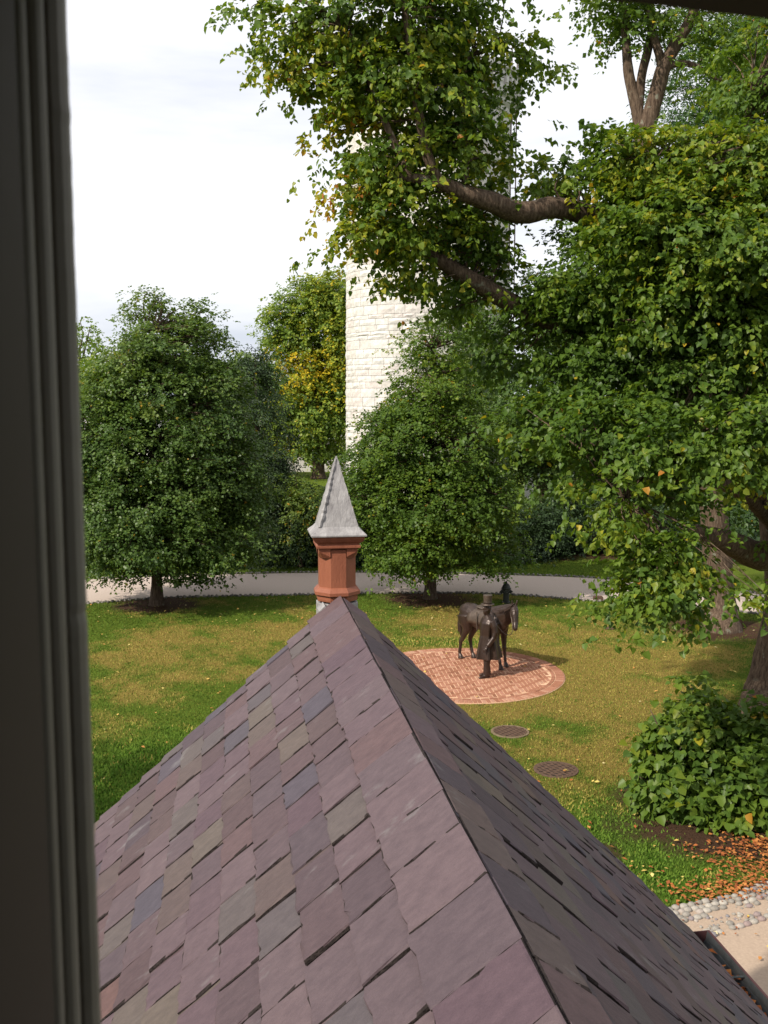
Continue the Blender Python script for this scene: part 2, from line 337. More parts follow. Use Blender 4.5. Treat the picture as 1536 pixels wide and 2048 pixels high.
def edging(E, off, name, label, rows=2):
    m_e = M['cob']
    V = []; Fc = []; T = []; rr_ = random.Random(5)
    for row in range(rows):
        P = E; s = 0
        for i in range(len(P) - 1):
            d = P[i+1] - P[i]; Ld = np.linalg.norm(d); d = d / Ld; nrm = np.array([-d[1], d[0], 0]); k = int(Ld / .15)
            for j in range(k):
                c = P[i] + d * (j + rr_.uniform(.2, .8)) * Ld / k + nrm * (off * (.08 + row * .13) + rr_.uniform(-.02, .02))
                v, f = pebble(c[0], c[1], .012, rr_.uniform(.05,.08), rr_.uniform(.045,.065), rr_.uniform(.035,.07), rr_.uniform(0, 3), rr_)
                n = len(V); V += v; Fc += [tuple(a + n for a in q) for q in f]; T += [rr_.random()] * len(f)
    me = mesh(V, Fc); fattr(me, 'tint', T); o = link(name, me, m_e, smooth=True)
    return tag(o, label, 'stone edging', kind='stuff')
edging(EN, -1, 'cobble_edging', 'row of small cobbles along the near lawn side of the gravel drive')
edging(EF, 1, 'cobble_edging', 'row of small cobbles along the far shrub side of the gravel drive')

# near path at the lower right with its pebble band --------------------------------------
UP = [(1240, 1846), (1350, 1813), (1410, 1801), (1470, 1788), (1536, 1760), (1600, 1738), (1700, 1700), (1900, 1640)]
LO = [(1240, 1930), (1340, 1908), (1400, 1893), (1450, 1868), (1500, 1853), (1536, 1840), (1620, 1812), (1740, 1770), (1940, 1700)]
EU = edge(UP, 60); EL = edge(LO, 60)
BK = np.array([[EL[i][0] + 2.0 + .4 * i / 60, EL[i][1] - 9.5, 0] for i in range(60)])
strip(EU, EL, .005, 'path_border', M['sand'])
strip(EL, BK, .009, 'path', M['sand'])
pk = empty('pebble_border', tuple(G(1440, 1830))); tag(pk, 'band of rounded pebbles set in sand beside the lower right path', 'stone border')
prr = random.Random(3); pb = []
def perow(E, off, E2=None, keep=1.0, s0=0, s1=1.0, sz=1.0):
    L_ = np.r_[0, np.cumsum(np.linalg.norm(np.diff(E, axis=0), axis=1))]; s = L_[-1] * s0
    while s < L_[-1] * s1:
        r = prr.uniform(.055, .075) * sz
        c = np.array([np.interp(s, L_, E[:, k]) for k in range(3)]); c2 = np.array([np.interp(s + .02, L_, E[:, k]) for k in range(3)]); d = (c2 - c) / .02
        n = np.array([d[1], -d[0], 0])
        if prr.random() < keep: pb.append((c + n * (off + prr.uniform(-.012, .012)), r, math.atan2(d[1], d[0])))
        s += r * 2.02
for k in range(4): perow(EU, .06 + .105 * k, keep=.97 if k < 2 else .75 - .2*(k-2), sz=.92)
perow(EL, -.05, keep=.95); perow(EL, -.15, keep=.7)
for _ in range(160):
    i = prr.randrange(58); q = prr.uniform(.42, .9); c = EU[i] * (1-q) + EL[i] * q; pb.append((c + np.array([prr.uniform(-.1,.1), prr.uniform(-.06,.06), 0]), prr.uniform(.015, .035), prr.uniform(0, 3)))
pb.sort(key=lambda q: -q[1] * (1 if 4.0 < q[0][0] < 6.2 and q[0][1] > 12.2 else .01))
V = []; Fc = []; T = []
org = np.array(pk.location)
for k, (c, r, a) in enumerate(pb):
    v, f = pebble(0, 0, 0, r * prr.uniform(.95, 1.15), r * prr.uniform(.8, .98), r * prr.uniform(.55, .8), 0, prr)
    if k < 290:
        me = mesh(v, f); fattr(me, 'tint', [prr.random()] * len(f)); o = link('stone', me, M['pebble'], pk, smooth=True)
        o.location = (c[0] - org[0], c[1] - org[1], .01); o.rotation_euler = (0, 0, a)
    else:
        n = len(V); ca, sa = math.cos(a), math.sin(a)
        V += [(c[0]-org[0] + p[0]*ca - p[1]*sa, c[1]-org[1] + p[0]*sa + p[1]*ca, p[2] + .008) for p in v]; Fc += [tuple(x + n for x in q) for q in f]; T += [prr.random()] * len(f)
if V: me = mesh(V, Fc); fattr(me, 'tint', T); link('stone_remainder', me, M['pebble'], pk, 'stuff', True)

# ------------------------------------------------------------------ brick circle
PC = np.array([2.05, 25.62]); PR = 2.58
pat = empty('brick_patio', (PC[0], PC[1], 0)); tag(pat, 'round herringbone brick patio under the bronze man and horse', 'patio')
link('mortar_bed', MB().prism(72, [(PR + .005, -.02), (PR + .005, .012), (PR - .01, .02)]).mesh(), M['mortar'], pat)
bricks = []
RI = PR - .36
th = R(6); bl, bw = .215, .1075; g = .0115
for i in range(-40, 41):
    for j in range(-40, 41):
        # 90-degree herringbone on a grid of bw cells
        m_ = (i - j) % 4
        if m_ == 0: x0, y0, x1, y1 = i*bw, j*bw, (i+2)*bw, (j+1)*bw
        elif m_ == 3: x0, y0, x1, y1 = i*bw, j*bw, (i+1)*bw, (j+2)*bw
        else: continue
        cx, cy = (x0+x1)/2, (y0+y1)/2; hx, hy = (x1-x0)/2 - g, (y1-y0)/2 - g
        c = (cx*math.cos(th) - cy*math.sin(th), cx*math.sin(th) + cy*math.cos(th)); rad = math.hypot(*c)
        if rad < RI - .02: bricks.append((c, th, hx, hy))
n1 = int(2*math.pi*(RI+.06)/.215)
for k in range(n1): a = 2*math.pi*k/n1; bricks.append(((math.cos(a)*(RI+.06), math.sin(a)*(RI+.06)), a + math.pi/2, .1, .045))
n2_ = int(2*math.pi*(PR-.12)/.105)
for k in range(n2_): a = 2*math.pi*k/n2_; bricks.append(((math.cos(a)*(PR-.125), math.sin(a)*(PR-.125)), a, .112, .046))
bricks.sort(key=lambda q: (q[0][1] + PC[1]) + (40 if q[0][0] < -1.25 + .25*0 else 0))
brr = random.Random(9)
def brick(hx, hy):
    z0, z1, z2 = 0.012, .026, .031; c = .006
    v = [(-hx,-hy,z0),(hx,-hy,z0),(hx,hy,z0),(-hx,hy,z0),(-hx,-hy,z1),(hx,-hy,z1),(hx,hy,z1),(-hx,hy,z1),(-hx+c,-hy+c,z2),(hx-c,-hy+c,z2),(hx-c,hy-c,z2),(-hx+c,hy-c,z2)]
    f = [(0,1,5,4),(1,2,6,5),(2,3,7,6),(3,0,4,7),(4,5,9,8),(5,6,10,9),(6,7,11,10),(7,4,8,11),(8,9,10,11)]
    return v, f
bm_cache = {}
V = []; Fc = []; T = []
for k, (c, a, hx, hy) in enumerate(bricks):
    if k < 300:
        key = (round(hx, 3), round(hy, 3), brr.randrange(6))
        if key not in bm_cache:
            v, f = brick(hx, hy); me = mesh(v, f); fattr(me, 'tint', [brr.random()] * len(f)); bm_cache[key] = me
        o = link('brick', bm_cache[key], M['brick'], pat); o.location = (c[0], c[1], brr.uniform(-.003, .002)); o.rotation_euler = (brr.uniform(-.01,.01), brr.uniform(-.01,.01), a)
    else:
        v, f = brick(hx, hy); n = len(V); ca, sa = math.cos(a), math.sin(a); dz = brr.uniform(-.003, .002)
        V += [(c[0] + p[0]*ca - p[1]*sa, c[1] + p[0]*sa + p[1]*ca, p[2] + dz) for p in v]; Fc += [tuple(x + n for x in q) for q in f]; T += [brr.random()] * len(f)
me = mesh(V, Fc); fattr(me, 'tint', T); link('brick_remainder', me, M['brick'], pat, 'stuff')

# ------------------------------------------------------------------ main house round the camera (local frame: x along wall, y along ridge)
house = empty('house', (0, 0, 0), -AL); tag(house, 'pale stucco house whose upper window the view is taken from', 'house')
Z = CAMZ
WX0, WX1, WZ0, WZ1 = -.0745, .92, -.62, .66     # window opening
m_ = MB(); y0, y1 = .30, .515
m_.box(-8, WX0 - .03, y0, y1, 0, 8.0).box(WX1 + .03, 7, y0, y1, 0, 8.0).box(WX0 - .03, WX1 + .03, y0, y1, 0, Z + WZ0 - .03).box(WX0 - .03, WX1 + .03, y0, y1, Z + WZ1 + .03, 8.0)
link('wall', m_.mesh(), M['stucco'], house)
link('wall', MB().box(-8, -7.7, -8, .298, 0, 8.0).mesh(), M['stucco'], house)
link('wall', MB().box(6.7, 7, -8, .298, 0, 8.0).mesh(), M['stucco'], house)
link('wall', MB().box(-7.698, 6.698, -8, -7.7, 0, 8.0).mesh(), M['stucco'], house)
v = [(-8.4,-8.4,8.01),(7.4,-8.4,8.01),(7.4,.60,8.01),(-8.4,.60,8.01),(-8.4,-3.7,11.6),(7.4,-3.7,11.6)]
link('roof', mesh(v, [(0,1,5,4),(2,3,4,5),(0,4,3),(1,2,5),(0,3,2,1)]), M['deck'], house)
link('floor', MB().box(-3, 3.4, -4, .295, Z - 1.75, Z - 1.6).mesh(), M['floorb'], house)
link('ceiling', MB().box(-3, 3.4, -4, .295, Z + .68, Z + .78).mesh(), M['plaster'], house)
link('room_wall', MB().box(-3.1, -3.001, -4, .295, Z - 1.6, Z + .68).mesh(), M['plaster'], house)
link('room_wall', MB().box(3.401, 3.5, -4, .295, Z - 1.6, Z + .68).mesh(), M['plaster'], house)
link('room_wall', MB().box(-3.1, 3.5, -4.1, -4.001, Z - 1.6, Z + .68).mesh(), M['plaster'], house)
win = tag(empty('window'), None); win.parent = house; win.location = (0, 0, Z)
def profile_post(pts, z0, z1, chips=0):
    """vertical extrusion of a plan profile (x, y), with slight waviness so the paint edge is not ruler straight"""
    n = len(pts); V = []; F_ = []; nz_ = 260 if chips else 1; off = [random.uniform(-1, 1) * chips * (3 if random.random() < .06 else .4) for _ in range(nz_ + 1)]
    for k in range(nz_ + 1):
        z = z0 + (z1 - z0) * k / nz_
        for i, (x, y) in enumerate(pts): V.append((x + (off[k] if 0 < i < n-1 else 0), y, z))
    for k in range(nz_):
        for i in range(n): F_.append((k*n+i, k*n+(i+1)%n, (k+1)*n+(i+1)%n, (k+1)*n+i))
    F_.append(tuple(range(n-1,-1,-1))); F_.append(tuple(nz_*n+i for i in range(n)))
    return mesh(V, F_)
JX = WX0
link('jamb', profile_post([(JX-.03, .24), (JX-.002, .24), (JX-.002, .405), (JX-.010, .410), (JX-.010, .516), (JX-.03, .516)], WZ0, WZ1), M['frame'], win)
link('jamb', profile_post([(WX1+.03, .24), (WX1+.002, .24), (WX1+.002, .516), (WX1+.03, .516)][::-1], WZ0, WZ1), M['frame'], win)
def bead(y, r, dx, m='bead'):
    pts = [(JX - .012, y - r)] + [(JX + dx + r*.9*math.cos(a) - r*.9, y + r*math.sin(a)) for a in np.linspace(-1.45, 1.45, 9)] + [(JX - .012, y + r)]
    o = link('bead', profile_post(pts, WZ0, WZ1, chips=.0003 if r > .01 else 0), M[m], win, smooth=False); return o
bead(.421, .0065, -.001); bead(.449, .0085, .001); bead(.491, .0125, .004)
link('head_board', MB().box(WX0 - .03, WX1 + .03, .24, .516, WZ1, WZ1 + .03).mesh(), M['frame'], win)
link('sill', MB().box(WX0 - .03, WX1 + .03, .20, .56, WZ0 - .03, WZ0).mesh(), M['frame'], win)
sash = tag(empty('sash'), None); sash.parent = win
sash_z = .186
rail = MB().box(WX0 + .012, WX1 - .004, .452, .488, 0, .06)
rail.v = [(x, y, sash_z - .005 - .058 * (x - .25) + z if z < .01 else sash_z + z) for x, y, z in rail.v]
link('sash_rail', rail.mesh(), M['frame'], win)
bpy.data.objects.remove(sash)
for x0_, x1_ in ((WX0 + .012, WX0 + .05), (WX1 - .042, WX1 - .004)): link('sash_stile', MB().box(x0_, x1_, .452, .488, sash_z + .0605, WZ1 - .002).mesh(), M['frame'], win)
gm_ = bpy.data.materials.new('window glass'); gm_.use_nodes = True
gb = gm_.node_tree.nodes['Principled BSDF']; gb.inputs['Transmission Weight'].default_value = 1; gb.inputs['Roughness'].default_value = 0; gb.inputs['IOR'].default_value = 1.45
link('pane', MB().box(WX0 + .051, WX1 - .043, .468, .472, sash_z + .061, WZ1 - .003).mesh(), gm_, win)

# ------------------------------------------------------------------ slate roofed porch wing
porch = empty('porch_wing', (0, 0, 0), -AL); tag(porch, 'single storey wing with a steep purple slate gable roof below the window', 'building')
RX, RY, RZ = .770, 7.467, CAMZ - 1.535          # ridge end
SLO = {-1: .905, 1: 1.005}
EZ = RZ - 4.12 / math.sqrt(1 + SLO[1]**2) * SLO[1]
def roofpt(sg, y, s, h=0.0):
    k = math.sqrt(1 + SLO[sg]**2)
    return (RX + sg * s / k + sg * h * SLO[sg] / k, y, RZ - s * SLO[sg] / k + h / k)
def slope_len(sg): return (RZ - EZ) * math.sqrt(1 + SLO[sg]**2) / SLO[sg]
for sg in (-1, 1):
    Ls = slope_len(sg); V = []
    for (y, s, h) in ((.52, 0, -.035), (RY - .05, 0, -.035), (RY - .05, Ls - .03, -.035), (.52, Ls - .03, -.035), (.52, .0, -.09), (RY - .05, .0, -.09), (RY - .05, Ls - .03, -.09), (.52, Ls - .03, -.09)): V.append(roofpt(sg, y, s, h))
    f = [(0,1,2,3),(4,7,6,5),(0,4,5,1),(1,5,6,2),(2,6,7,3),(3,7,4,0)]
    if sg < 0: f = [q[::-1] for q in f]
    link('roof_deck', mesh(V, f), M['deck'], porch)
srr = random.Random(21)
def slate(sg, ya, yb, s0, s1, h0, h1, t, tw, rag=.004):
    """one split slate: ragged outline, bevelled top edge, thick butt. Returns verts, faces, material ids"""
    out = []
    def side(pa, pb, n, r, end=False):
        for k in range(n):
            u = k / n; j = srr.uniform(-r, r) if k else srr.uniform(-r*.5, r*.5)
            out.append((pa[0] + (pb[0]-pa[0])*u, pa[1] + (pb[1]-pa[1])*u, j))
    c = [(ya, s0), (yb, s0), (yb, s1), (ya, s1)]
    ring = []
    for e, (p, q, n) in enumerate(((c[0], c[1], 1), (c[1], c[2], 6), (c[2], c[3], 6), (c[3], c[0], 6))):
        dx, dy = q[0]-p[0], q[1]-p[1]; Lg = math.hypot(dx, dy); nx_, ny_ = dy/Lg, -dx/Lg
        for k in range(n):
            u = (k + (srr.uniform(-.25, .25) if k else 0)) / n; j = srr.uniform(-rag, rag) * (2.0 if e == 2 else 1.3)
            ring.append((p[0]+dx*u+nx_*j, p[1]+dy*u+ny_*j))
    n = len(ring); cy = (ya+yb)/2; cs = (s0+s1)/2
    V = []; F_ = []; mi = []
    def H(y, s): return h0 + (h1-h0)*(s-s0)/(s1-s0) + tw*(y-cy)/(yb-ya)
    lay = []
    for (y, s) in ring: V.append(roofpt(sg, y, s, H(y, s)))
    for (y, s) in ring:
        q = srr.uniform(.0, .0045); a = math.hypot(cy-y, cs-s) or 1
        V.append(roofpt(sg, y+(cy-y)/a*q, s+(cs-s)/a*q, H(y, s) + t*srr.uniform(.45, .8)))
    for (y, s) in ring:
        q = srr.uniform(.003, .011) if srr.random() < .8 else srr.uniform(.012, .02); a = math.hypot(cy-y, cs-s) or 1
        V.append(roofpt(sg, y+(cy-y)/a*q, s+(cs-s)/a*q, H(y, s) + t))
    for k in range(n):
        k2 = (k+1) % n
        F_.append((k, k2, n+k2, n+k)); mi.append(1); F_.append((n+k, n+k2, 2*n+k2, 2*n+k)); mi.append(0 if srr.random() < .75 else 1)
    F_.append(tuple(2*n+k for k in range(n))); mi.append(0)
    if sg > 0: F_ = [q[::-1] for q in F_]
    return V, F_, mi
slates = []
for sg in (-1, 1):
    Ls = slope_len(sg); line = .30; k = 0
    first = .30 if sg < 0 else .12
    line = first
    while line < Ls + .01:
        y = .53 - srr.uniform(0, .25); 
        yend = RY + srr.uniform(-.012, .022)
        while y < yend - .05:
            wd = srr.choice([.29, .31, .33, .35, .37]) * srr.uniform(.97, 1.03)
            yb = y + wd
            if yend - yb < .14: yb = yend
            up = max(line - .47, .0)
            t = srr.choice([.009, .010, .011, .012, .014, .018]); jit = srr.uniform(-.005, .005)
            rise = .026 * (line - up) / .47 + srr.uniform(0, .004)
            tn = srr.random()
            tint = tn * .78 if srr.random() < .9 else srr.uniform(.7, 1.0)
            slates.append((sg, max(y, .525) + srr.uniform(.003, .008), yb - srr.uniform(.002, .006), up, line + jit, .0, rise, t, srr.uniform(-.008, .001), tint))
            y = yb
        line += .21 if sg < 0 else .205
# ridge course: long slates capping the ridge, left side lapping over the right
y = .54
while y < RY - .05:
    yb = min(y + srr.uniform(.27, .40), RY + .012)
    if RY - yb < .18: yb = RY + .012
    slates.append((-1, y + .001, yb - .001, -.016, .30 + srr.uniform(-.006, .006), .016, .044, srr.choice([.009,.011,.013]), srr.uniform(-.002, .005), srr.choice([srr.random()*.2, srr.random()*.25, .45, .60])))
    y = yb
y = .54
while y < RY - .05:
    yb = min(y + srr.uniform(.28, .40), RY + .012)
    if RY - yb < .18: yb = RY + .012
    slates.append((1, y + .001, yb - .001, .004, .22 + srr.uniform(-.006, .006), .010, .040, .010, srr.uniform(-.002, .004), srr.choice([.1, .3, .45, .8, .72])))
    y = yb
def slate_px(q):
    sg, ya, yb, s0, s1 = q[:5]; p = roofpt(sg, (ya+yb)/2, max(s1-.1, 0)); a = -AL
    x = p[0]*math.cos(a) - p[1]*math.sin(a); yy = p[0]*math.sin(a) + p[1]*math.cos(a); z = p[2] - CAMZ
    d = yy*cp_ - z*sp_
    if d < .3: return -1, 0
    px = 768 + F*x/d; py = 1024 - F*(yy*sp_ + z*cp_)/d
    fac = 1.0 if sg < 0 else .45
    ok = 150 < px < 1600 and 1150 < py < 2120
    return ((yb-ya)*.21*fac/d**2 if ok else 0), 0
slates.sort(key=lambda q: -slate_px(q)[0])
V = []; Fc = []; T = []; MI = []
for k, q in enumerate(slates):
    v, f, mi = slate(*q[:9])
    if k < 298:
        me = mesh(v, f); fattr(me, 'tint', [q[9]] * len(f)); me.materials.append(M['slate']); me.materials.append(M['slatedge'])
        me.polygons.foreach_set('material_index', mi); link('slate', me, None, porch)
    else:
        n = len(V); V += v; Fc += [tuple(a + n for a in x) for x in f]; T += [q[9]] * len(f); MI += mi
me = mesh(V, Fc); fattr(me, 'tint', T); me.materials.append(M['slate']); me.materials.append(M['slatedge']); me.polygons.foreach_set('material_index', MI)
link('slate_remainder', me, None, porch, 'stuff')
hL = 3.55 / math.sqrt(1 + SLO[1]**2)
xl = RX - (RZ - EZ) / SLO[-1]; xr = RX + (RZ - EZ) / SLO[1]
gy = RY - .22
m_ = MB(); m_.box(xl + .3, xl + .5, .52, gy - .25, 0, EZ + .05).box(xr - .5, xr - .3, .52, gy - .25, 0, EZ + .05)
m_.add([(xl+.3, gy-.25, 0), (xr-.3, gy-.25, 0), (xr-.3, gy-.25, EZ+.15), (RX, gy-.25, RZ-.15), (xl+.3, gy-.25, EZ+.15), (xl+.3, gy, 0), (xr-.3, gy, 0), (xr-.3, gy, EZ+.15), (RX, gy, RZ-.15), (xl+.3, gy, EZ+.15)],
       [(0,1,2,3,4), (9,8,7,6,5), (0,5,6,1), (1,6,7,2), (2,7,8,3), (3,8,9,4), (4,9,5,0)])
link('wall', m_.mesh(), M['stucco'], porch)
# gutter (right eave, left eave)
def gutter(sg):
    Ls = slope_len(sg); xe, _, ze = roofpt(sg, 0, Ls - .02, 0)
    prof = [(a_ + .025, b_) for a_, b_ in [(-.03, .0), (-.03, -.10), (.02, -.125), (.085, -.125), (.125, -.06), (.135, .005), (.15, .008), (.15, -.004), (.14, -.006), (.128, -.07), (.09, -.135), (.015, -.135), (-.04, -.11), (-.04, .0)]]
    ya, yb = .53, RY + .08; V = []; n = len(prof); F_ = []
    for y in (ya, yb):
        for (a, b) in prof: V.append((xe + sg*a, y, ze + b - .015))
    for i in range(n): F_.append((i, (i+1)%n, n+(i+1)%n, n+i))
    g_ = link('gutter', mesh(V, F_), M['metal'], porch)
    V = [(xe + sg*a, yb + d, ze + b - .015) for d in (.001, .01) for (a, b) in ((-.015, .006), (-.015, -.115), (.045, -.138), (.115, -.138), (.16, -.06), (.175, .010))]
    link('gutter_end', mesh(V, [(0,1,2,3,4,5), (11,10,9,8,7,6)] + [(i, (i+1)%6, 6+(i+1)%6, 6+i) for i in range(6)]), M['metal2'], g_)
    link('gutter_rim', MB().box(*sorted((xe + sg*.162, xe + sg*.180)), ya, yb, ze - .005, ze + .0).mesh(), M['metal2'], g_)
    yy = 1.2
    while yy < yb:
        link('strap', MB().box(*sorted((xe - sg*.0, xe + sg*.161)), yy, yy + .025, ze - .032, ze - .026).mesh(), M['metal'], g_); yy += .95
    link('fascia', MB().box(*sorted((xe - sg*.075, xe - sg*.045)), .53, RY - .02, ze - .24, ze - .02).mesh(), M['metal2'], porch)
    return xe, ze
XE, ZE = gutter(1); gutter(-1)
# leaves lying in the right gutter
V = []; T = []
lr_ = random.Random(4)
for k in range(70):
    yy = lr_.choice([6.55, 6.9, 7.0, 5.9, 5.3, 6.3, 5.6]) + lr_.gauss(0, .16); x = XE + lr_.uniform(.06, .14); z = ZE - .13 + lr_.uniform(0, .05)
    a = lr_.uniform(0, 6.28); l = lr_.uniform(.03, .05); d = (math.cos(a)*l, math.sin(a)*l); 
    V += [(x-d[0], yy-d[1], z), (x-d[1]*.5, yy+d[0]*.5, z+lr_.uniform(.004,.03)), (x+d[0], yy+d[1], z+lr_.uniform(0,.02)), (x+d[1]*.5, yy-d[0]*.5, z+lr_.uniform(.004,.03))]; T.append(lr_.random()*.45)
V = [(p[0]*math.cos(-AL) - p[1]*math.sin(-AL), p[0]*math.sin(-AL) + p[1]*math.cos(-AL), p[2]) for p in V]
me = mesh(V, [(4*k, 4*k+1, 4*k+2, 4*k+3) for k in range(len(T))]); fattr(me, 'tint', T)
tag(link('gutter_leaves', me, M['litter']), 'dry orange leaves lying in the roof gutter', 'fallen leaves', kind='stuff')

# ------------------------------------------------------------------ terracotta pinnacle with lead cap
pl = (RX - .008, RY + .235)
ca, sa = math.cos(-AL), math.sin(-AL)
pin = empty('roof_pinnacle', (pl[0]*ca - pl[1]*sa, pl[0]*sa + pl[1]*ca, 0), -AL)
tag(pin, 'terracotta octagonal pinnacle with pointed grey lead cap at the gable end', 'pinnacle')
bz = CAMZ                                   # heights below the camera
def zc(py): return float(W(675, py, 7.7)[2])
A8 = math.pi/8; r8 = 1/math.cos(A8)
zb = zc(1176)
link('lead_plinth', MB().prism(8, [(.155*r8, RZ - 1.4), (.155*r8, zc(1204) ), (.148*r8, zc(1203))], A8).mesh(), M['lead'], pin)
link('base_moulding', MB().prism(8, [(.150*r8, zc(1199)), (.153*r8, zc(1195)), (.153*r8, zc(1189)), (.172*r8, zc(1186)), (.172*r8, zc(1180)), (.150*r8, zc(1173)), (.137*r8, zc(1171))], A8).mesh(), M['terra'], pin)
link('shaft', MB().prism(8, [(.1385*r8, zc(1173)), (.1385*r8, zc(1096))], A8).mesh(), M['terra'], pin)
# square head with chamfer stops at the corners
s2 = math.sqrt(2); zt = zc(1094); zs = zc(1112)
hw = .146
V = []; F_ = []
for sx in (-1, 1):
    for sy in (-1, 1):
        a, b = hw, hw*.42
        base = len(V)
        V += [(sx*a, sy*b, zt), (sx*b, sy*a, zt), (sx*a, sy*a, zt), (sx*a*.95, sy*b, zs), (sx*b, sy*a*.95, zs), (sx*a*.80, sy*a*.80, zs + .0), (sx*a, sy*a, zs + .055), (sx*a, sy*b, zs+.01), (sx*b, sy*a, zs+.01)]
        q = [(0,1,2), (3,4,5), (0,2,6,7), (2,1,8,6), (7,6,5,3), (6,8,4,5)]
        F_ += [tuple(base+i for i in w_) for w_ in q]
link('chamfer_stop', mesh(V, F_), M['terra'], pin)
def sq(prof): return MB().prism(4, [(h*s2, z) for h, z in prof], math.pi/4).mesh()
link('head_block', sq([(.1465, zc(1108)), (.1465, zc(1089))]), M['terra'], pin) if False else None
link('cornice', sq([(.147, zc(1094)), (.152, zc(1091.5)), (.166, zc(1091)), (.166, zc(1087)), (.158, zc(1084.5)), (.160, zc(1082)), (.178, zc(1079)), (.192, zc(1073)), (.194, zc(1070)), (.194, zc(1068))]), M['terra'], pin)
cap = link('lead_cap', sq([(.20, zc(1068.5)), (.208, zc(1067.5)), (.208, zc(1065)), (.196, zc(1062)), (.168, zc(1056)), (.150, zc(1050)), (.010, zc(918)), (.006, zc(914)), (.001, zc(912))]), M['lead'], pin)
# raised wrinkled seams on the cap's corners
for sx, sy, wdt in ((-1, -1, .040), (1, -1, .010), (-1, 1, .010), (1, 1, .010)):
    P = []; rd = []
    for k in range(26):
        u = k / 25; h = .150*(1-u) + .010*u; z = zc(1050) + (zc(918) - zc(1050))*u
        P.append((sx*(h - wdt*.2) + random.uniform(-.003, .003), sy*(h) + random.uniform(-.002, .002), z)); rd.append(max(.004, wdt*.5*random.uniform(.55, 1.1)*(1-.5*u)))
    v, f = tube(P, rd, 6); link('seam', mesh(v, f), M['lead'], cap)
# lead saddle flashing beside the apex
link('flashing', MB().add([tuple(roofpt(-1, RY - .02, s, .05)) for s in (.12, .18)] + [tuple(roofpt(-1, RY + .10, s, .06)) for s in (.18, .12)] + [tuple(roofpt(-1, RY - .02, s, .02)) for s in (.12, .18)] + [tuple(roofpt(-1, RY + .10, s, .02)) for s in (.18, .12)],
      [(0,1,2,3), (4,7,6,5), (0,4,5,1), (1,5,6,2), (2,6,7,3), (3,7,4,0)]).mesh(), M['lead'], porch)

# ------------------------------------------------------------------ trees
def unit(a): return a / (np.linalg.norm(a, axis=-1, keepdims=True) + 1e-9)
def foliage(lobes, n, size, seed, per=11, bough=None, tint=(.35, .18), spread=(.55, .24), shape=4, droop=.5, shell=(.55, 1.0), width=.42, split=None, low=0):
    """leaves on drooping sprays gathered in boughs round the lobes. lobe = (centre, (rx,ry,rz), tint offset, weight)"""
    r = np.random.default_rng(seed); C = np.array([l[0] for l in lobes]); S = np.array([l[1] for l in lobes]); to = np.array([l[2] for l in lobes])
    wgt = np.array([l[3] * (l[1][0]*l[1][2] + l[1][0]*l[1][1] + l[1][1]*l[1][2]) for l in lobes]); wgt = wgt / wgt.sum()
    nc = n // per; nb = bough or max(40, nc // 26)
    li = r.choice(len(lobes), nb, p=wgt); u = unit(r.normal(size=(nb, 3))); rad = shell[0] + (shell[1]-shell[0]) * r.random(nb)**.6
    B = C[li] + u * S[li] * rad[:, None]; Bt = to[li] + r.normal(0, tint[1]*.55, nb); Bo = unit(u / S[li]); Bs = r.uniform(.65, 1.35, nb)
    if low: keep = B[:, 2] > low; B, Bt, Bo, Bs, li, u = B[keep], Bt[keep], Bo[keep], Bs[keep], li[keep], u[keep]; nb = len(B)
    bi = r.integers(0, nb, nc); o = Bo[bi]
    off = r.normal(size=(nc, 3)) * np.array([spread[0], spread[0], spread[1]]) * Bs[bi][:, None]
    off[:, 2] -= .35 * (off * o)[:, :2].sum(1) + .12 * np.hypot(off[:, 0], off[:, 1])
    P = B[bi] + off
    ax = unit(o * .6 + r.normal(size=(nc, 3)) * .45 + np.array([0, 0, -.15]))
    side = unit(np.cross(ax, np.array([0, 0, 1.0]))); Lt = size * per * .28
    k = np.arange(per); tt = (k + .5) / per; sgn = np.where(k % 2, 1, -1)
    pos = P[:, None] + ax[:, None] * (tt * Lt)[None, :, None] + side[:, None] * (sgn * size * .25)[None, :, None]
    pos[..., 2] -= (tt**2 * Lt * .35)[None, :]
    pos = pos + r.normal(0, size * .22, pos.shape)
    d = unit(ax[:, None] * .55 + side[:, None] * (sgn * .8)[None, :, None] + np.array([0, 0, -droop]) + r.normal(0, .35, pos.shape))
    up = unit(np.array([0, 0, .95]) + o[:, None] * .55 + r.normal(0, .42, pos.shape))
    nn = unit(up - d * (up * d).sum(-1, keepdims=True)); wv = np.cross(d, nn)
    m = nc * per; pos, d, nn, wv = [q.reshape(m, 3) for q in (pos, d, nn, wv)]
    sz = (size * r.uniform(.5, 1.25, m))[:, None]; fo = .16
    if shape == 4:
        prof = [(0, 0, 0), (.12, -width, fo), (.55, -width*.85, fo), (1, 0, -.06), (.55, width*.85, fo), (.12, width, fo)]
        tri = np.array([(0,1,2), (0,2,3), (0,3,4), (0,4,5)])
    else:
        prof = [(0, 0, 0), (.42, -width, fo), (1, 0, 0), (.42, width, fo)]; tri = np.array([(0,1,2), (0,2,3)])
    V = np.stack([pos + sz * (a*d + b*wv + c*nn) for a, b, c in prof], 1); nv = len(prof)
    Tn = (tri[None] + (np.arange(m) * nv)[:, None, None]).reshape(-1, 3)
    t = np.clip(tint[0] + np.repeat(Bt[bi], per) + r.normal(0, tint[1] * .45, m), 0, 1)
    hot = r.random(m) < .006; t[hot] = r.uniform(.85, 1, hot.sum())
    me = npmesh(V.reshape(-1, 3), Tn, 'leaves'); fattr(me, 'tint', np.repeat(t, len(tri)))
    return me, B, C[li]
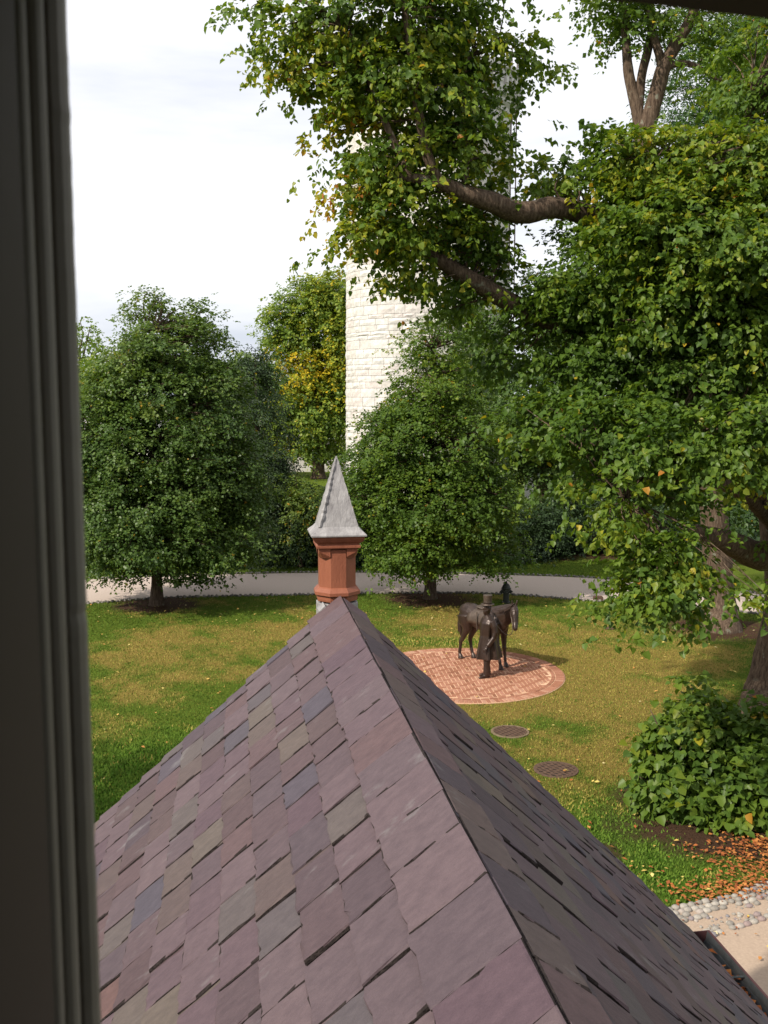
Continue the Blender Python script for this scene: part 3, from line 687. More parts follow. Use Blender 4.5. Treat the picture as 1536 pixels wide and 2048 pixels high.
def tree(name, label, cat, base, trunk, limbs, lobes, n, size, seed, m='leaf', twigs=True, group=None, trunk_n=20, **kw):
    """trunk: ([points], [radii]); limbs: list of the same. All in world coordinates."""
    root = empty(name, tuple(base)); tag(root, label, cat, group); b0 = np.array(base, float)
    sk = []
    if trunk:
        P, rd = smoothpath(*trunk, 8)
        # root flare
        fl = [rd[i] * (1 + .38 * math.exp(-max(0, (P[i][2])) / .35)) for i in range(len(P))]
        v, f = tube([P[0] - b0 - [0, 0, .35]] + [p - b0 for p in P], [fl[0] * 1.12] + fl, trunk_n, .05, seed); link('trunk', mesh(v, f), M['bark'], root, smooth=True); sk += list(zip(P, rd))
    for lp, lr2 in limbs:
        P, rd = smoothpath(lp, lr2, 5); v, f = tube([p - b0 for p in P], rd, 12, .07, seed + 1); link('limb', mesh(v, f), M['bark'], root, smooth=True); sk += list(zip(P, rd))
    me, B, Cl = foliage([((np.array(l[0]) - b0), *l[1:]) for l in lobes], n, size, seed, **kw)
    cr = link('crown', me, M[m], root, 'stuff')
    if twigs and sk:
        SP = np.array([q[0] - b0 for q in sk]); SR = np.array([q[1] for q in sk]); V = []; F_ = []
        for k in range(len(B)):
            d = SP - B[k]; dist = np.linalg.norm(d, axis=1) + np.where(d[:, 2] > 0, d[:, 2] * 1.6, 0); j = int(np.argmin(dist))
            if np.linalg.norm(d[j]) > 6.5: continue
            p0 = SP[j]; p1 = B[k]; mid = (p0 + p1) / 2 + np.array([rng.normal(0, .15), rng.normal(0, .15), .12 * np.linalg.norm(p1 - p0) * .6])
            r0 = min(SR[j] * .5, .018 + .012 * np.linalg.norm(p1 - p0)); v, f = tube(smoothpath([p0, mid, p1], [0]*3, 3)[0], list(np.linspace(r0, .006, 7)), 4, cap=False)
            nn_ = len(V); V += v; F_ += [tuple(a + nn_ for a in q) for q in f]
        if V: link('twigs', mesh(V, F_), M['bark'], root, 'stuff')
    return root
def lobe(px, py, Y, rx, rz, t=0.0, wt=1.0, ry=None):
    c = W(px, py, Y); s = Y / F
    return (c, (rx*s, (ry if ry else (rx+rz)*.5*s), rz*s), t, wt)
def Wp(l): return [W(*q) for q in l]

# the big old linden on the right
Yb = 21.7; base = G(1512, 1452)
trunk = ([base, W(1530, 1380, 21.9), W(1549, 1290, 22.0), W(1565, 1190, 22.0), W(1560, 1040, 21.8), W(1530, 880, 21.5), W(1490, 720, 21.2), W(1430, 600, 21.0), W(1350, 500, 20.6)], [.42, .40, .37, .38, .42, .33, .29, .25, .20])
limbs = [
  (Wp([(1350,500,20.6), (1250,455,20.0), (1180,432,19.4), (1110,416,19.0), (1045,424,18.8), (985,405,18.6), (930,388,18.4), (880,366,18.3), (820,356,18.2), (770,350,18.1)]), [.21,.205,.20,.19,.195,.18,.15,.11,.08,.04]),
  (Wp([(880,368,18.3), (862,330,18.2), (848,280,18.1), (835,215,18.0), (826,140,18.0), (815,60,17.9), (805,-40,17.9), (800,-150,17.9)]), [.10,.095,.09,.08,.07,.06,.05,.02]),
  (Wp([(820,356,18.2), (795,300,18.2), (765,230,18.2), (735,150,18.3), (710,85,18.3), (665,38,18.4), (620,8,18.4), (560,-10,18.5)]), [.07,.065,.06,.055,.05,.045,.035,.02]),
  (Wp([(930,388,18.4), (930,280,18.8), (925,190,19.0), (935,120,19.2), (985,95,19.3), (1030,80,19.3)]), [.07,.06,.05,.04,.03,.015]),
  (Wp([(1540,900,21.5), (1400,790,20.6), (1250,700,20.0), (1130,650,19.7), (1040,615,19.5), (960,568,19.3), (880,522,19.2), (835,488,19.2), (790,470,19.2)]), [.24,.23,.21,.20,.185,.165,.13,.10,.04]),
  (Wp([(1560,1110,21.8), (1510,1110,21.0), (1460,1085,20.3), (1415,1072,19.9), (1386,1062,19.6)]), [.36,.30,.24,.20,.13]),
  (Wp([(1555,1060,21.8), (1500,1000,20.5), (1420,960,19.0), (1330,960,17.6), (1250,1000,16.6)]), [.16,.14,.11,.08,.03]),
  (Wp([(1500,760,21.2), (1440,680,19.8), (1380,560,18.6), (1330,420,18.0), (1300,330,18)]), [.17,.15,.12,.09,.03]),
  (Wp([(1430,600,21.0), (1460,450,21.0), (1480,330,21.0), (1500,200,21.0)]), [.18,.15,.12,.05]),
]
lb = [
 # upper left plume: behind its visible stems
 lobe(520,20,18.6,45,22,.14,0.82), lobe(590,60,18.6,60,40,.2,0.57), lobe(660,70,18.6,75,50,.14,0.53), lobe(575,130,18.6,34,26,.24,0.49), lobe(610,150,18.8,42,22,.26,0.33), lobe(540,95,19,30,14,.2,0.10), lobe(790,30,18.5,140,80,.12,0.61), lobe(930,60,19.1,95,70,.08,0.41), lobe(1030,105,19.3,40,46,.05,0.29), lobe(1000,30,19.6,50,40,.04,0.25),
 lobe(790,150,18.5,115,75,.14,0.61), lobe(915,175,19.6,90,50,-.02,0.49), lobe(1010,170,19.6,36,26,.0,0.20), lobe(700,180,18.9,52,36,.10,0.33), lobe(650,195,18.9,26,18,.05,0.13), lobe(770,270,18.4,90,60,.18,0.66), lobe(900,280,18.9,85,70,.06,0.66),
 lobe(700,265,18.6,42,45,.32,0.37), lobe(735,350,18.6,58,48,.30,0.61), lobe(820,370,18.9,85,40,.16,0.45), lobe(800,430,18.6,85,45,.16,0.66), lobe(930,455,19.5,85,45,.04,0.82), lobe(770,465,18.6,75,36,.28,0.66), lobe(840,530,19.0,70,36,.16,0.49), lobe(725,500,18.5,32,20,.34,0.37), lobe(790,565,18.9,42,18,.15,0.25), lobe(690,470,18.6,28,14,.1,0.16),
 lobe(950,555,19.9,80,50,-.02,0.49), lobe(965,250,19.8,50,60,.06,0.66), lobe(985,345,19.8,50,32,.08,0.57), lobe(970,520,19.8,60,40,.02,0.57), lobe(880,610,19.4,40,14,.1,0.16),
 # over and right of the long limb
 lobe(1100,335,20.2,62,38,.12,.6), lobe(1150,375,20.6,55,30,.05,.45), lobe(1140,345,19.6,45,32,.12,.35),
 # right mass: darker tint on the middle lobes paints in canopy shade
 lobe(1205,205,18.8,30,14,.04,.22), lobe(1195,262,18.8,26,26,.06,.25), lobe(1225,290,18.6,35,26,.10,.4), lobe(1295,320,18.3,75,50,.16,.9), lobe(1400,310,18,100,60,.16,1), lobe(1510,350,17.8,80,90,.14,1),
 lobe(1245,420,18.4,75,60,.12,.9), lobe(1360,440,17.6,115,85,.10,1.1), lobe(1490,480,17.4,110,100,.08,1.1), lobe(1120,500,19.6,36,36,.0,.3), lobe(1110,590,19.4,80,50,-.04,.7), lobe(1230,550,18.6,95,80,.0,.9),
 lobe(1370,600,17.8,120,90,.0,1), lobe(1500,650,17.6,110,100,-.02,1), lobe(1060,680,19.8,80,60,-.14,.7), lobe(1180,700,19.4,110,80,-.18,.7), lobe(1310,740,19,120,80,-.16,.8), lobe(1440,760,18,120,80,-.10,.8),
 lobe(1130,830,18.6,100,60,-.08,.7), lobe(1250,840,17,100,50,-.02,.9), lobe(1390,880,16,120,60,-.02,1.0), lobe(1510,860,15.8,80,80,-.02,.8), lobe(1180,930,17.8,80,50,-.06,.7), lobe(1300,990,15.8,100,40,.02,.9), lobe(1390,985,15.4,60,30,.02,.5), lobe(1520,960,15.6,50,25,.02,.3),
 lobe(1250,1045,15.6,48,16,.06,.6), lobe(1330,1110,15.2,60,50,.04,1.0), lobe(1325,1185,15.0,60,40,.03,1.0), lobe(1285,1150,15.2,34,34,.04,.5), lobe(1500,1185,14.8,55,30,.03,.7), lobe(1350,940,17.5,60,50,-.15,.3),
 # crown parts outside the frame, right and above
 lobe(1700,500,20,200,260,0,.6), lobe(1700,900,20,170,200,0,.5), lobe(1650,100,21,200,180,0,.4), lobe(850,-120,18.5,200,90,.04,.4),
]
tree('linden_tree', 'huge old linden on the right whose lichened limb reaches left across the sky', 'tree', base, trunk, limbs, lb, 155000, .110, 11, 'leaf', tint=(.42,.20), bough=1150, spread=(.36,.085), per=8, droop=.6, shell=(.25, 1.05), trunk_n=28)

# forked tree behind it
base = G(1440, 1258)
t2 = Wp([(1438,1180,30.9), (1425,1000,30.8), (1395,800,30.6), (1350,600,30.4), (1315,420,30.2), (1290,290,30), (1284,250,30)])
tree('forked_tree', 'tall tree with forked bare upper stems rising behind the big linden', 'tree', base, ([base] + t2, [.50,.44,.40,.37,.34,.32,.30,.27]),
     [(Wp([(1284,262,30), (1272,210,30), (1258,150,30), (1252,90,30), (1246,20,30), (1240,-60,30)]), [.22,.17,.15,.12,.10,.03]),
      (Wp([(1276,225,30), (1284,150,30), (1298,90,30), (1305,40,30), (1300,-30,30)]), [.14,.13,.12,.10,.03]),
      (Wp([(1292,262,29.9), (1310,200,29.8), (1326,140,29.7), (1350,90,29.6), (1385,30,29.5), (1410,-60,29.5)]), [.25,.23,.21,.17,.15,.05]),
      (Wp([(1326,142,29.7), (1316,100,29.7), (1302,55,29.7), (1290,0,29.7)]), [.14,.12,.10,.04]),
      (Wp([(1330,140,29.7), (1352,128,29.6), (1385,130,29.5), (1440,160,29.4), (1500,190,29.4)]), [.11,.09,.08,.06,.02])],
     [lobe(1250,45,30,60,25,.05,.5), lobe(1330,40,29.8,90,25,.10,.8), lobe(1290,-40,30,130,50,.05,.7), lobe(1420,90,29.6,60,40,.06,.4), lobe(1470,150,29.5,80,30,.10,.4), lobe(1240,130,30,28,16,0,.12), lobe(1500,40,29.6,60,60,.05,.3), lobe(1225,20,30,22,18,.0,.2),
      lobe(1380,560,31.5,150,120,-.05,.6), lobe(1250,640,31,130,120,-.05,.6), lobe(1480,760,32,120,140,-.1,.5)], 30000, .15, 23, 'leaf', tint=(.42,.16), shape=2, spread=(.55,.28), trunk_n=22)

# willow oak far right
base = np.array([15.0, 37, 0])
tree('willow_oak', 'blue green willow oak with fine narrow leaves at the upper right', 'tree', base, ([base, W(1600,800,37), W(1540,500,37), W(1510,300,37), W(1500,120,37)], [.5,.42,.34,.26,.15]),
     [(Wp([(1515,330,37), (1470,240,36.5), (1430,180,36)]), [.14,.10,.03])],
     [lobe(1440,90,36,80,70,0,1), lobe(1400,180,35.5,70,60,.0,1), lobe(1450,250,35.5,90,70,.02,1), lobe(1520,180,36,70,90,-.1,1), lobe(1560,60,36,90,80,0,.8), lobe(1400,290,36,80,60,-.1,.8), lobe(1600,300,37,120,120,0,.6), lobe(1470,0,36,110,50,0,.7), lobe(1380,230,35.5,40,60,.05,.5), lobe(1480,400,37,130,90,-.1,.6), lobe(1345,215,36,25,50,.05,.3)],
     60000, .15, 31, 'leafo', shape=2, width=.16, tint=(.45,.2), spread=(.5,.3), droop=.3)

# small linden in the middle
def young(name, label, cx, by, Y, lobes, seed, n, tr=(.20,.17,.13,.08), **kw):
    base = G(cx, by); Yt = base[1]; top = min(l[0][2] for l in lobes)
    zt = max(l[0][2] for l in lobes)
    P = [base, base + [.03, 0, 1.2], base + [.0, 0, 3.2], base + [.05, 0, zt * .9]]
    return tree(name, label, 'tree', base, (P, list(tr)), [], lobes, n, .105, seed, 'leaf' if seed == 41 else 'leafd', shape=2, per=7, droop=.35, **kw)
young('small_linden', 'young linden behind the bronze horse, trunk between lawn and drive', 860, 1197, 35.2,
  [lobe(880,690,35.3,60,55,.08,1,1.5), lobe(870,780,35.2,95,75,.05,1,2.2), lobe(870,880,35.1,150,95,.0,1.2,2.8), lobe(785,905,35,80,60,.0,1,2.2), lobe(850,990,35,170,85,.02,1.2,3), lobe(840,1070,34.9,130,60,.05,1,2.6), lobe(930,1000,35,110,90,.0,1,2.6), lobe(725,960,35.4,55,70,-.04,.7,1.8), lobe(825,1110,34.6,75,38,.08,.7,1.8), lobe(985,1095,35,60,45,.0,.5,1.5), lobe(800,840,35.2,50,40,.02,.7,1.6), lobe(890,640,35.4,26,36,.1,.4,.8)],
  41, 120000, tint=(.40,.17), spread=(.32,.11), bough=900, width=.46)
# big round linden on the left
young('small_linden', 'broad round linden standing alone on the left between lawn and drive', 313, 1210, 34.4,
  [lobe(310,655,34.6,55,50,.2,1,1.4), lobe(380,690,34.6,70,55,.06,1,1.8), lobe(265,725,34.4,75,55,.16,1,1.9), lobe(330,780,34.4,140,85,.04,1.2,2.6), lobe(335,705,34.5,90,55,.08,1.0,2.0), lobe(300,880,34.4,175,95,.0,1.3,3.1), lobe(430,800,34.6,75,90,.0,.9,2.0), lobe(230,850,34.4,95,90,.04,1,2.2), lobe(310,980,34.2,190,90,-.04,1.3,3.2), lobe(430,930,34.5,95,100,-.04,1,2.4), lobe(215,980,34.2,90,90,.0,1,2.3), lobe(320,1060,34.0,190,70,-.05,1.2,3.0), lobe(220,1080,34,85,55,-.03,.8,2), lobe(440,1070,34.2,95,60,-.0,.9,2.2), lobe(470,960,34.6,70,90,0,.7,2), lobe(245,1140,33.6,55,18,-.02,.35,1.2), lobe(385,1130,33.8,70,30,-.05,.5,1.6), lobe(400,640,34.8,30,40,.06,.4,.8), lobe(300,605,34.6,28,28,.15,.3,.7), lobe(168,900,34.4,30,120,.0,.5,1.5)],
  43, 200000, tint=(.42,.18), spread=(.30,.11), bough=1400, width=.46)

# yellowing tree in front of the tower's foot
base = G(637, 957)
tree('yellowing_tree', 'tall distant tree turning yellow just left of the white tower', 'tree', base, ([base, base + [0,0,4], W(640,760,86.7), W(632,660,86.7), W(625,590,86.7)], [.5,.42,.34,.22,.08]),
     [(Wp([(640,800,86.7), (600,730,86), (570,690,86)]), [.2,.14,.04]), (Wp([(640,760,86.7), (680,690,86), (695,640,86)]), [.2,.14,.04]), (Wp([(634,690,86.7), (600,630,86), (585,600,86)]), [.16,.1,.04])],
     [lobe(615,600,86.7,50,42,-.02,1), lobe(675,600,86.7,45,50,.02,1), lobe(580,650,86.7,45,50,-.05,1), lobe(640,660,86.7,60,50,.0,.8), lobe(700,680,86.7,50,80,.12,1), lobe(590,735,85.7,50,36,.40,.8), lobe(560,770,85.7,22,55,.42,.5), lobe(655,740,86.5,45,30,.32,.5), lobe(620,810,86,85,55,.02,1.1), lobe(690,790,86.7,50,60,.10,1), lobe(640,870,86,70,40,-.02,1), lobe(560,700,86.5,25,25,.0,.4), lobe(585,850,86,40,40,.05,.7), lobe(545,690,86.7,18,14,-.05,.2), lobe(690,560,86.7,30,30,-.05,.4)],
     80000, .24, 51, 'leafy', shape=2, tint=(.33,.24), spread=(.75,.35), width=.45, bough=650)

# dark spruces behind the left linden
def spruce(label, cx, by_Y, Y, topy, wpx, seed, n=26000, ti=.4):
    base = np.array([W(cx, 800, Y)[0], Y, 0.0]); zt = W(cx, topy, Y)[2]; rw = wpx * Y / F
    r = np.random.default_rng(seed); lob = []
    for k in range(9):
        u = k / 8.; z = .6 + (zt - .9) * u; q = rw * (1 - u)**.8 + .25
        lob.append((base + [0, 0, z], (q, q, zt / 11), r.normal(0, .05), 1.0))
    return tree('spruce_tree', label, 'tree', base, ([base, base + [0,0,zt*.5], base + [0,0,zt*.96]], [.22,.14,.03]), [], lob, n, .17, seed, 'leafe', group='dark spruces behind the drive', shape=2, width=.15, tint=(ti,.28), spread=(.42,.16), droop=.55, shell=(.45,1.0), twigs=False, low=-.0)
spruce('dark spruce right behind the round left linden', 512, 0, 43.5, 705, 96, 61, 45000)
spruce('darker low spruce with drooping boughs left of the lead cap', 590, 0, 43, 945, 48, 62, 16000, .35)
spruce('brownish spruce mostly hidden behind the left linden', 440, 0, 46, 720, 90, 63, 20000, .5)
# dark shrubs and understorey beyond the drive
SHR = [(655,1080,42.5,55,60,'low dark yew shrub left of the terracotta pinnacle',.55), (745,1050,42.5,70,90,'tall dark yew shrub right of the terracotta pinnacle',.5), (700,985,46,45,60,'mid green bush above the yews beside the lead cap',1.0),
       (960,1060,43,85,70,'dark spreading shrub behind the bronze horse',.6), (1060,1060,44,80,70,'dark spreading shrub beyond the fire hydrant',.6), (1125,1040,46,55,70,'dark shrub left of the path opening among the trees',.6), (1270,1060,45,70,70,'dark shrub right of the path opening among the trees',.6), (1420,1080,44,100,80,'dark shrub behind the trunk of the forked tree',.5), (600,1010,41.8,30,60,'sunlit yellow green sapling in front of the dark spruce',2.2)]
for k, (px, py, Y, rx, rz, lab, tn) in enumerate(SHR):
    c = W(px, py, Y); b_ = np.array([c[0], Y, 0]); s = Y / F
    lob = [(c + [rng.normal(0, rx*s*.3), 0, rng.normal(0, rz*s*.2)], (rx*s*.75, rx*s*.8, rz*s*.75), rng.normal(0, .04), 1) for _ in range(4)] + [(np.array([c[0], Y, .6]), (rx*s, rx*s*.8, .6), -.05, 1)]
    br = tn > .9
    tree('sapling' if tn > 2 else 'dark_shrub', lab, 'shrub', b_, ([b_, b_ + [0,0,1.2]], [.1,.05]), [], lob, 5000 if tn > 2 else 15000, .13, 70 + k, 'leafd' if br else 'leafe', shape=2, width=.3, tint=(.62 if tn > 2 else .42, .25), spread=(.35,.2), twigs=False, low=-.0)
# wood behind everything on the right (backs the big linden) and the far tree line
def backtree(k, px, py, Y, rx, rz, lab, m='leafd', ti=.3, n=16000, sz=.24):
    c = W(px, py, Y); s = Y / F; b_ = np.array([c[0], Y, 0]); r = np.random.default_rng(200+k)
    lob = [(c + np.array([r.normal(0, rx*s*.38), r.normal(0, 1), r.normal(0, rz*s*.36)]), (rx*s*.6, rx*s*.6, rz*s*.5), r.normal(0, .06), 1) for _ in range(8)]
    tree('background_tree', lab, 'tree', b_, ([b_, b_ + [0,0,c[2]*.6], c], [.4,.3,.12]), [], lob, n, sz, 200 + k, m, shape=2, tint=(ti,.2), spread=(.7,.35), twigs=False, width=.42)
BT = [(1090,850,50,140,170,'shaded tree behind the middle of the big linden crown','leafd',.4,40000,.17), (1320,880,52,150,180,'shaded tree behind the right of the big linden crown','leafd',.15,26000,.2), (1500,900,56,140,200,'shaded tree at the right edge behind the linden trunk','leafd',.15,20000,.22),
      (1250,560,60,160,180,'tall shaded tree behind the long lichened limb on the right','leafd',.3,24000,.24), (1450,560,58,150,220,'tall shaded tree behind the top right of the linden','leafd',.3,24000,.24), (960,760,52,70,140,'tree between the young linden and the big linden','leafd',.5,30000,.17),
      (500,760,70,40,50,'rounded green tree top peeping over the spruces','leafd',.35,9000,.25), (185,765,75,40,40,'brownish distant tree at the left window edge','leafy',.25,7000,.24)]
for k, q in enumerate(BT): backtree(k, *q)
# almost bare tree at far left
base = np.array([W(158, 800, 80)[0], 80, 0])
bl = [(Wp([(160,735,80), (172,690,80), (180,655,80)]), [.09,.06,.02]), (Wp([(160,720,80), (150,680,80), (146,650,80)]), [.08,.05,.02]), (Wp([(160,745,80), (185,715,80), (200,700,80)]), [.08,.05,.02]), (Wp([(160,700,80),(165,668,80),(160,640,80)]), [.06,.04,.02])]
tree('thin_tree', 'nearly bare distant tree beside the window frame', 'tree', base, ([base, W(160,800,80), W(160,740,80), W(160,690,80)], [.2,.16,.12,.06]), bl, [lobe(172,668,80,26,26,0,1), lobe(148,690,80,24,30,0,1), lobe(190,705,80,22,16,0,.6)], 1600, .22, 91, 'leafy', shape=2, tint=(.2,.1), spread=(.6,.4))
# far woodland as one mass
r_ = np.random.default_rng(99); lob = []
for k in range(70):
    x = -75 + 150 * k / 69 + r_.normal(0, 1); lob.append((np.array([x, 128 + r_.normal(0, 5), 2.5 + r_.uniform(-1, 2)]), (4.5, 3, 5.2 + r_.uniform(-1.5, 2)), r_.normal(0, .08), 1))
me, _, _ = foliage(lob, 70000, .55, 98, shape=2, tint=(.4,.2), spread=(1.2,.8), shell=(.7,1.0))
tag(link('far_woodland', me, M['leafd']), 'line of distant woodland closing the view beyond the tower', 'woodland', kind='stuff')
for k, (x, y, z, q) in enumerate(((-15.5, 8.5, 10.5, 4.2),)):  # assumed tree beyond the left edge, added to shade the lawn
    b_ = np.array([x, y, 0.]); r = np.random.default_rng(300 + k)
    lob = [(np.array([x, y, z]) + r.normal(0, q*.4, 3), (q*.55, q*.55, q*.45), 0, 1) for _ in range(8)]
    tree('added_shade_tree', 'added leafy tree outside the view, shading the left lawn', 'tree', b_, ([b_, b_ + [0,0,z*.5], b_ + [0,0,z]], [.35,.3,.12]), [], lob, 26000, .16, 300+k, 'leaf', shape=2, tint=(.35,.15), spread=(.5,.3), twigs=False)

# broad-leaved shrubs at the lower right
def shrub(label, spec, seed, n):
    base = G(*spec[0]); r = np.random.default_rng(seed)
    lob = [lobe(*q) for q in spec[1]]
    lim = []
    for q in lob[:9]: lim.append(([base + [r.normal(0,.1), r.normal(0,.1), 0], base*.5 + q[0]*.5 + [0,0,.1], q[0] + [0,0,.1]], [.025,.018,.008]))
    tree('broadleaf_shrub', label, 'shrub', base, None, lim, lob, n, .155, seed, 'leaf', group='linden shrubs below the big trunk', tint=(.46,.16), spread=(.17,.12), bough=130, per=7, shell=(.5,1.0), droop=.6, width=.46)
shrub('rounded leafy shrub with a tall shoot left of the big trunk base', [(1390,1610), [(1365,1525,17.2,68,70,0,1), (1325,1490,17.4,40,45,0,.6), (1300,1430,17.5,14,30,.1,.22), (1375,1400,17.7,14,30,.08,.22), (1280,1500,17.2,16,14,.05,.15), (1265,1560,17,14,14,.05,.12), (1390,1450,17.6,75,60,0,1), (1420,1560,17.1,70,75,0,1), (1345,1590,16.9,50,45,0,.8), (1338,1385,17.8,16,34,.08,.28), (1360,1420,17.8,35,30,.03,.4), (1430,1480,17.4,50,60,0,.7), (1280,1470,17.3,22,22,.0,.25), (1390,1620,16.7,50,35,0,.5)]], 81, 8500)
shrub('broad leafy shrub cut by the right edge in front of the trunk', [(1500,1650), [(1500,1540,16.9,65,70,0,1), (1560,1500,17.0,80,70,0,1), (1490,1630,16.5,60,50,0,1), (1560,1620,16.6,70,70,0,1), (1450,1640,16.4,45,35,0,.6), (1470,1470,17.2,35,30,.03,.4), (1530,1450,17.3,40,35,.03,.5), (1540,1670,16.2,40,25,0,.4)]], 82, 8000)

# ------------------------------------------------------------------ stone tower
TY = 60.0; tcx = 2.5; TR = 4.62
tower = empty('stone_tower', (tcx, TY, 0)); tag(tower, 'round white rock-faced stone tower rising behind the trees', 'tower')
trr = random.Random(12)
def block(a0, a1, z0, z1):
    zr = lambda z: TR + .12 * (1 - z / 24)
    n = 3; V = []; F_ = []; g_ = .009
    p = trr.uniform(.01, .042); aa = [a0 + g_/TR + (a1-a0-2*g_/TR)*k/n for k in range(n+1)]; zz = [z0+g_, (z0+z1)/2 + trr.uniform(-.04,.04), z1-g_]
    for a in aa:
        for z in (z0+g_, z1-g_): V.append(((zr(z)-.1)*math.cos(a), (zr(z)-.1)*math.sin(a), z))
    o = len(V)
    for i, a in enumerate(aa):
        for j, z in enumerate(zz):
            e = (i in (0, n)) or (j in (0, 2)); q = zr(z) + (p*.25 if e else p + trr.uniform(-.02,.03)); V.append((q*math.cos(a), q*math.sin(a), z))
    for i in range(n):
        for j in range(2): b = o + i*3 + j; F_.append((b, b+3, b+4, b+1))
        F_.append((2*i, 2*i+2, o+(i+1)*3, o+i*3)); F_.append((2*i+1, o+i*3+2, o+(i+1)*3+2, 2*i+3))
    F_.append((0, o, o+1, o+2, 1)); b = o+3*n; F_.append((2*n, 2*n+1, b+2, b+1, b))
    return V, F_
V = []; Fc = []; T = []; cnt = 0; z = 0.0
while z < 22.4:
    h = trr.choice([.22, .28, .34, .34, .42, .5]); a = math.pi * .9 + trr.uniform(0, .1); 
    while a < math.pi * 2.12:
        wd = trr.uniform(.45, 1.35) / TR; v, f = block(a, a + wd, z, z + h); tn = trr.random()
        am = a + wd / 2; pxm = 768 + F * (tcx + TR*math.cos(am)) / (TY + TR*math.sin(am)); zpx = 785 - (z + h/2 - CAMZ) * F / (TY - 3)
        if 690 < pxm < 842 and 470 < zpx < 900 and cnt < 298 and math.sin(am) < 0:
            me = mesh(v, f); fattr(me, 'tint', [tn]*len(f)); link('stone_block', me, M['towerst'], tower); cnt += 1
        else: n = len(V); V += v; Fc += [tuple(i + n for i in q) for q in f]; T += [tn]*len(f)
        a += wd
    z += h
me = mesh(V, Fc); fattr(me, 'tint', T); link('stone_block_remainder', me, M['towerst'], tower, 'stuff')
link('core', MB().prism(64, [(TR + .02, 0), (TR + .02, 22.29)]).mesh(), M['pale'], tower)
link('cornice', MB().prism(64, [(TR, 22.3), (TR+.15, 22.4), (TR+.15, 22.6), (TR+.35, 22.8), (TR+.35, 22.95), (TR+.6, 23.1)]).mesh(), M['pale'], tower)
link('parapet', MB().prism(64, [(TR+.52, 23.1), (TR+.52, 24.3), (TR+.7, 24.35), (TR+.7, 24.6), (TR+.3, 24.62)]).mesh(), M['pale'], tower)
for k in range(64):
    a = 2*math.pi*k/64; v, f = [], []
    if math.sin(a) > .3: continue
    o = link('corbel', MB().box(-.02, .17, -.11, .11, -.5, .0).box(-.02, .10, -.09, .09, -.8, -.502).mesh(), M['pale'], tower); o.location = ((TR+.52)*math.cos(a), (TR+.52)*math.sin(a), 24.1); o.rotation_euler = (0, 0, a)
mast = empty('radio_mast', (W(1022, 600, TY-1.0)[0], TY - 1.0, 0)); tag(mast, 'thin twin-rail ladder mast fixed to the right side of the stone tower', 'mast')
for dx in (-.13, .16):
    top = 26.3 if dx < 0 else 25.4
    o = link('rail', MB().prism(6, [(.035, 9), (.035, top)], 0, (dx, 0)).mesh(), M['rust'], mast)
m_ = MB()
for k in range(28): m_.box(-.12, .15, -.02, .02, 9.3 + k*.58, 9.34 + k*.58)
link('rungs', m_.mesh(), M['rust'], mast, 'stuff')
link('bracket', MB().box(-.6, -.14, -.03, .03, 14.3, 14.36).box(-.6, -.14, -.03, .03, 18.9, 18.96).mesh(), M['rust'], mast)

# pale buildings glimpsed through the trees
def bld(name, label, px, Y, w_, h, m):
    c = W(px, 900, Y); o = empty(name, (c[0], Y, 0)); tag(o, label, 'building')
    link('wall', MB().box(-w_/2, w_/2, 0, 5, 0, h).mesh(), m, o)
    link('roof', MB().add([(-w_/2-.3,-.3,h+.002),(w_/2+.3,-.3,h+.002),(w_/2+.3,5.3,h+.002),(-w_/2-.3,5.3,h+.002),(-w_/2-.3,2.5,h+1.2),(w_/2+.3,2.5,h+1.2)], [(0,1,5,4),(2,3,4,5),(0,4,3),(1,2,5),(3,2,1,0)]).mesh(), M['greyst'], o)
    for k in range(int(w_ // 3)):
        x = -w_/2 + 1.5 + 3*k; f_ = link('window', MB().box(x-.5, x+.5, -.05, -.002, 1.6, 2.6 if h > 2.8 else 1.7).mesh(), M['dark'], o)
bld('low_building', 'low pale building glimpsed behind the yellowing tree', 672, 93, 9, 3.0, M['pale'])
bld('low_building', 'pale building glimpsed through the left linden crown', 250, 84, 22, 4.2, M['pale'])
bld('low_building', 'grey stone building glimpsed through the gap left of the big trunk', 1180, 66, 7, 3.2, M['greyst'])
bn = empty('park_bench', tuple(G(905, 1133))); tag(bn, 'low brown bench in the shade behind the young linden trunk', 'bench')
for k in range(3): link('seat_slat', MB().box(-.75, .75, -.2+.14*k, -.08+.14*k, .42, .455).mesh(), M['wood'], bn)
for k in range(3): link('back_slat', MB().box(-.75, .75, .26, .285, .55+.13*k, .65+.13*k).mesh(), M['wood'], bn)
for x in (-.65, .65): link('leg', MB().box(x-.04, x+.04, -.2, -.12, 0, .42).box(x-.04, x+.04, .287, .33, 0, .92).mesh(), M['iron'], bn)

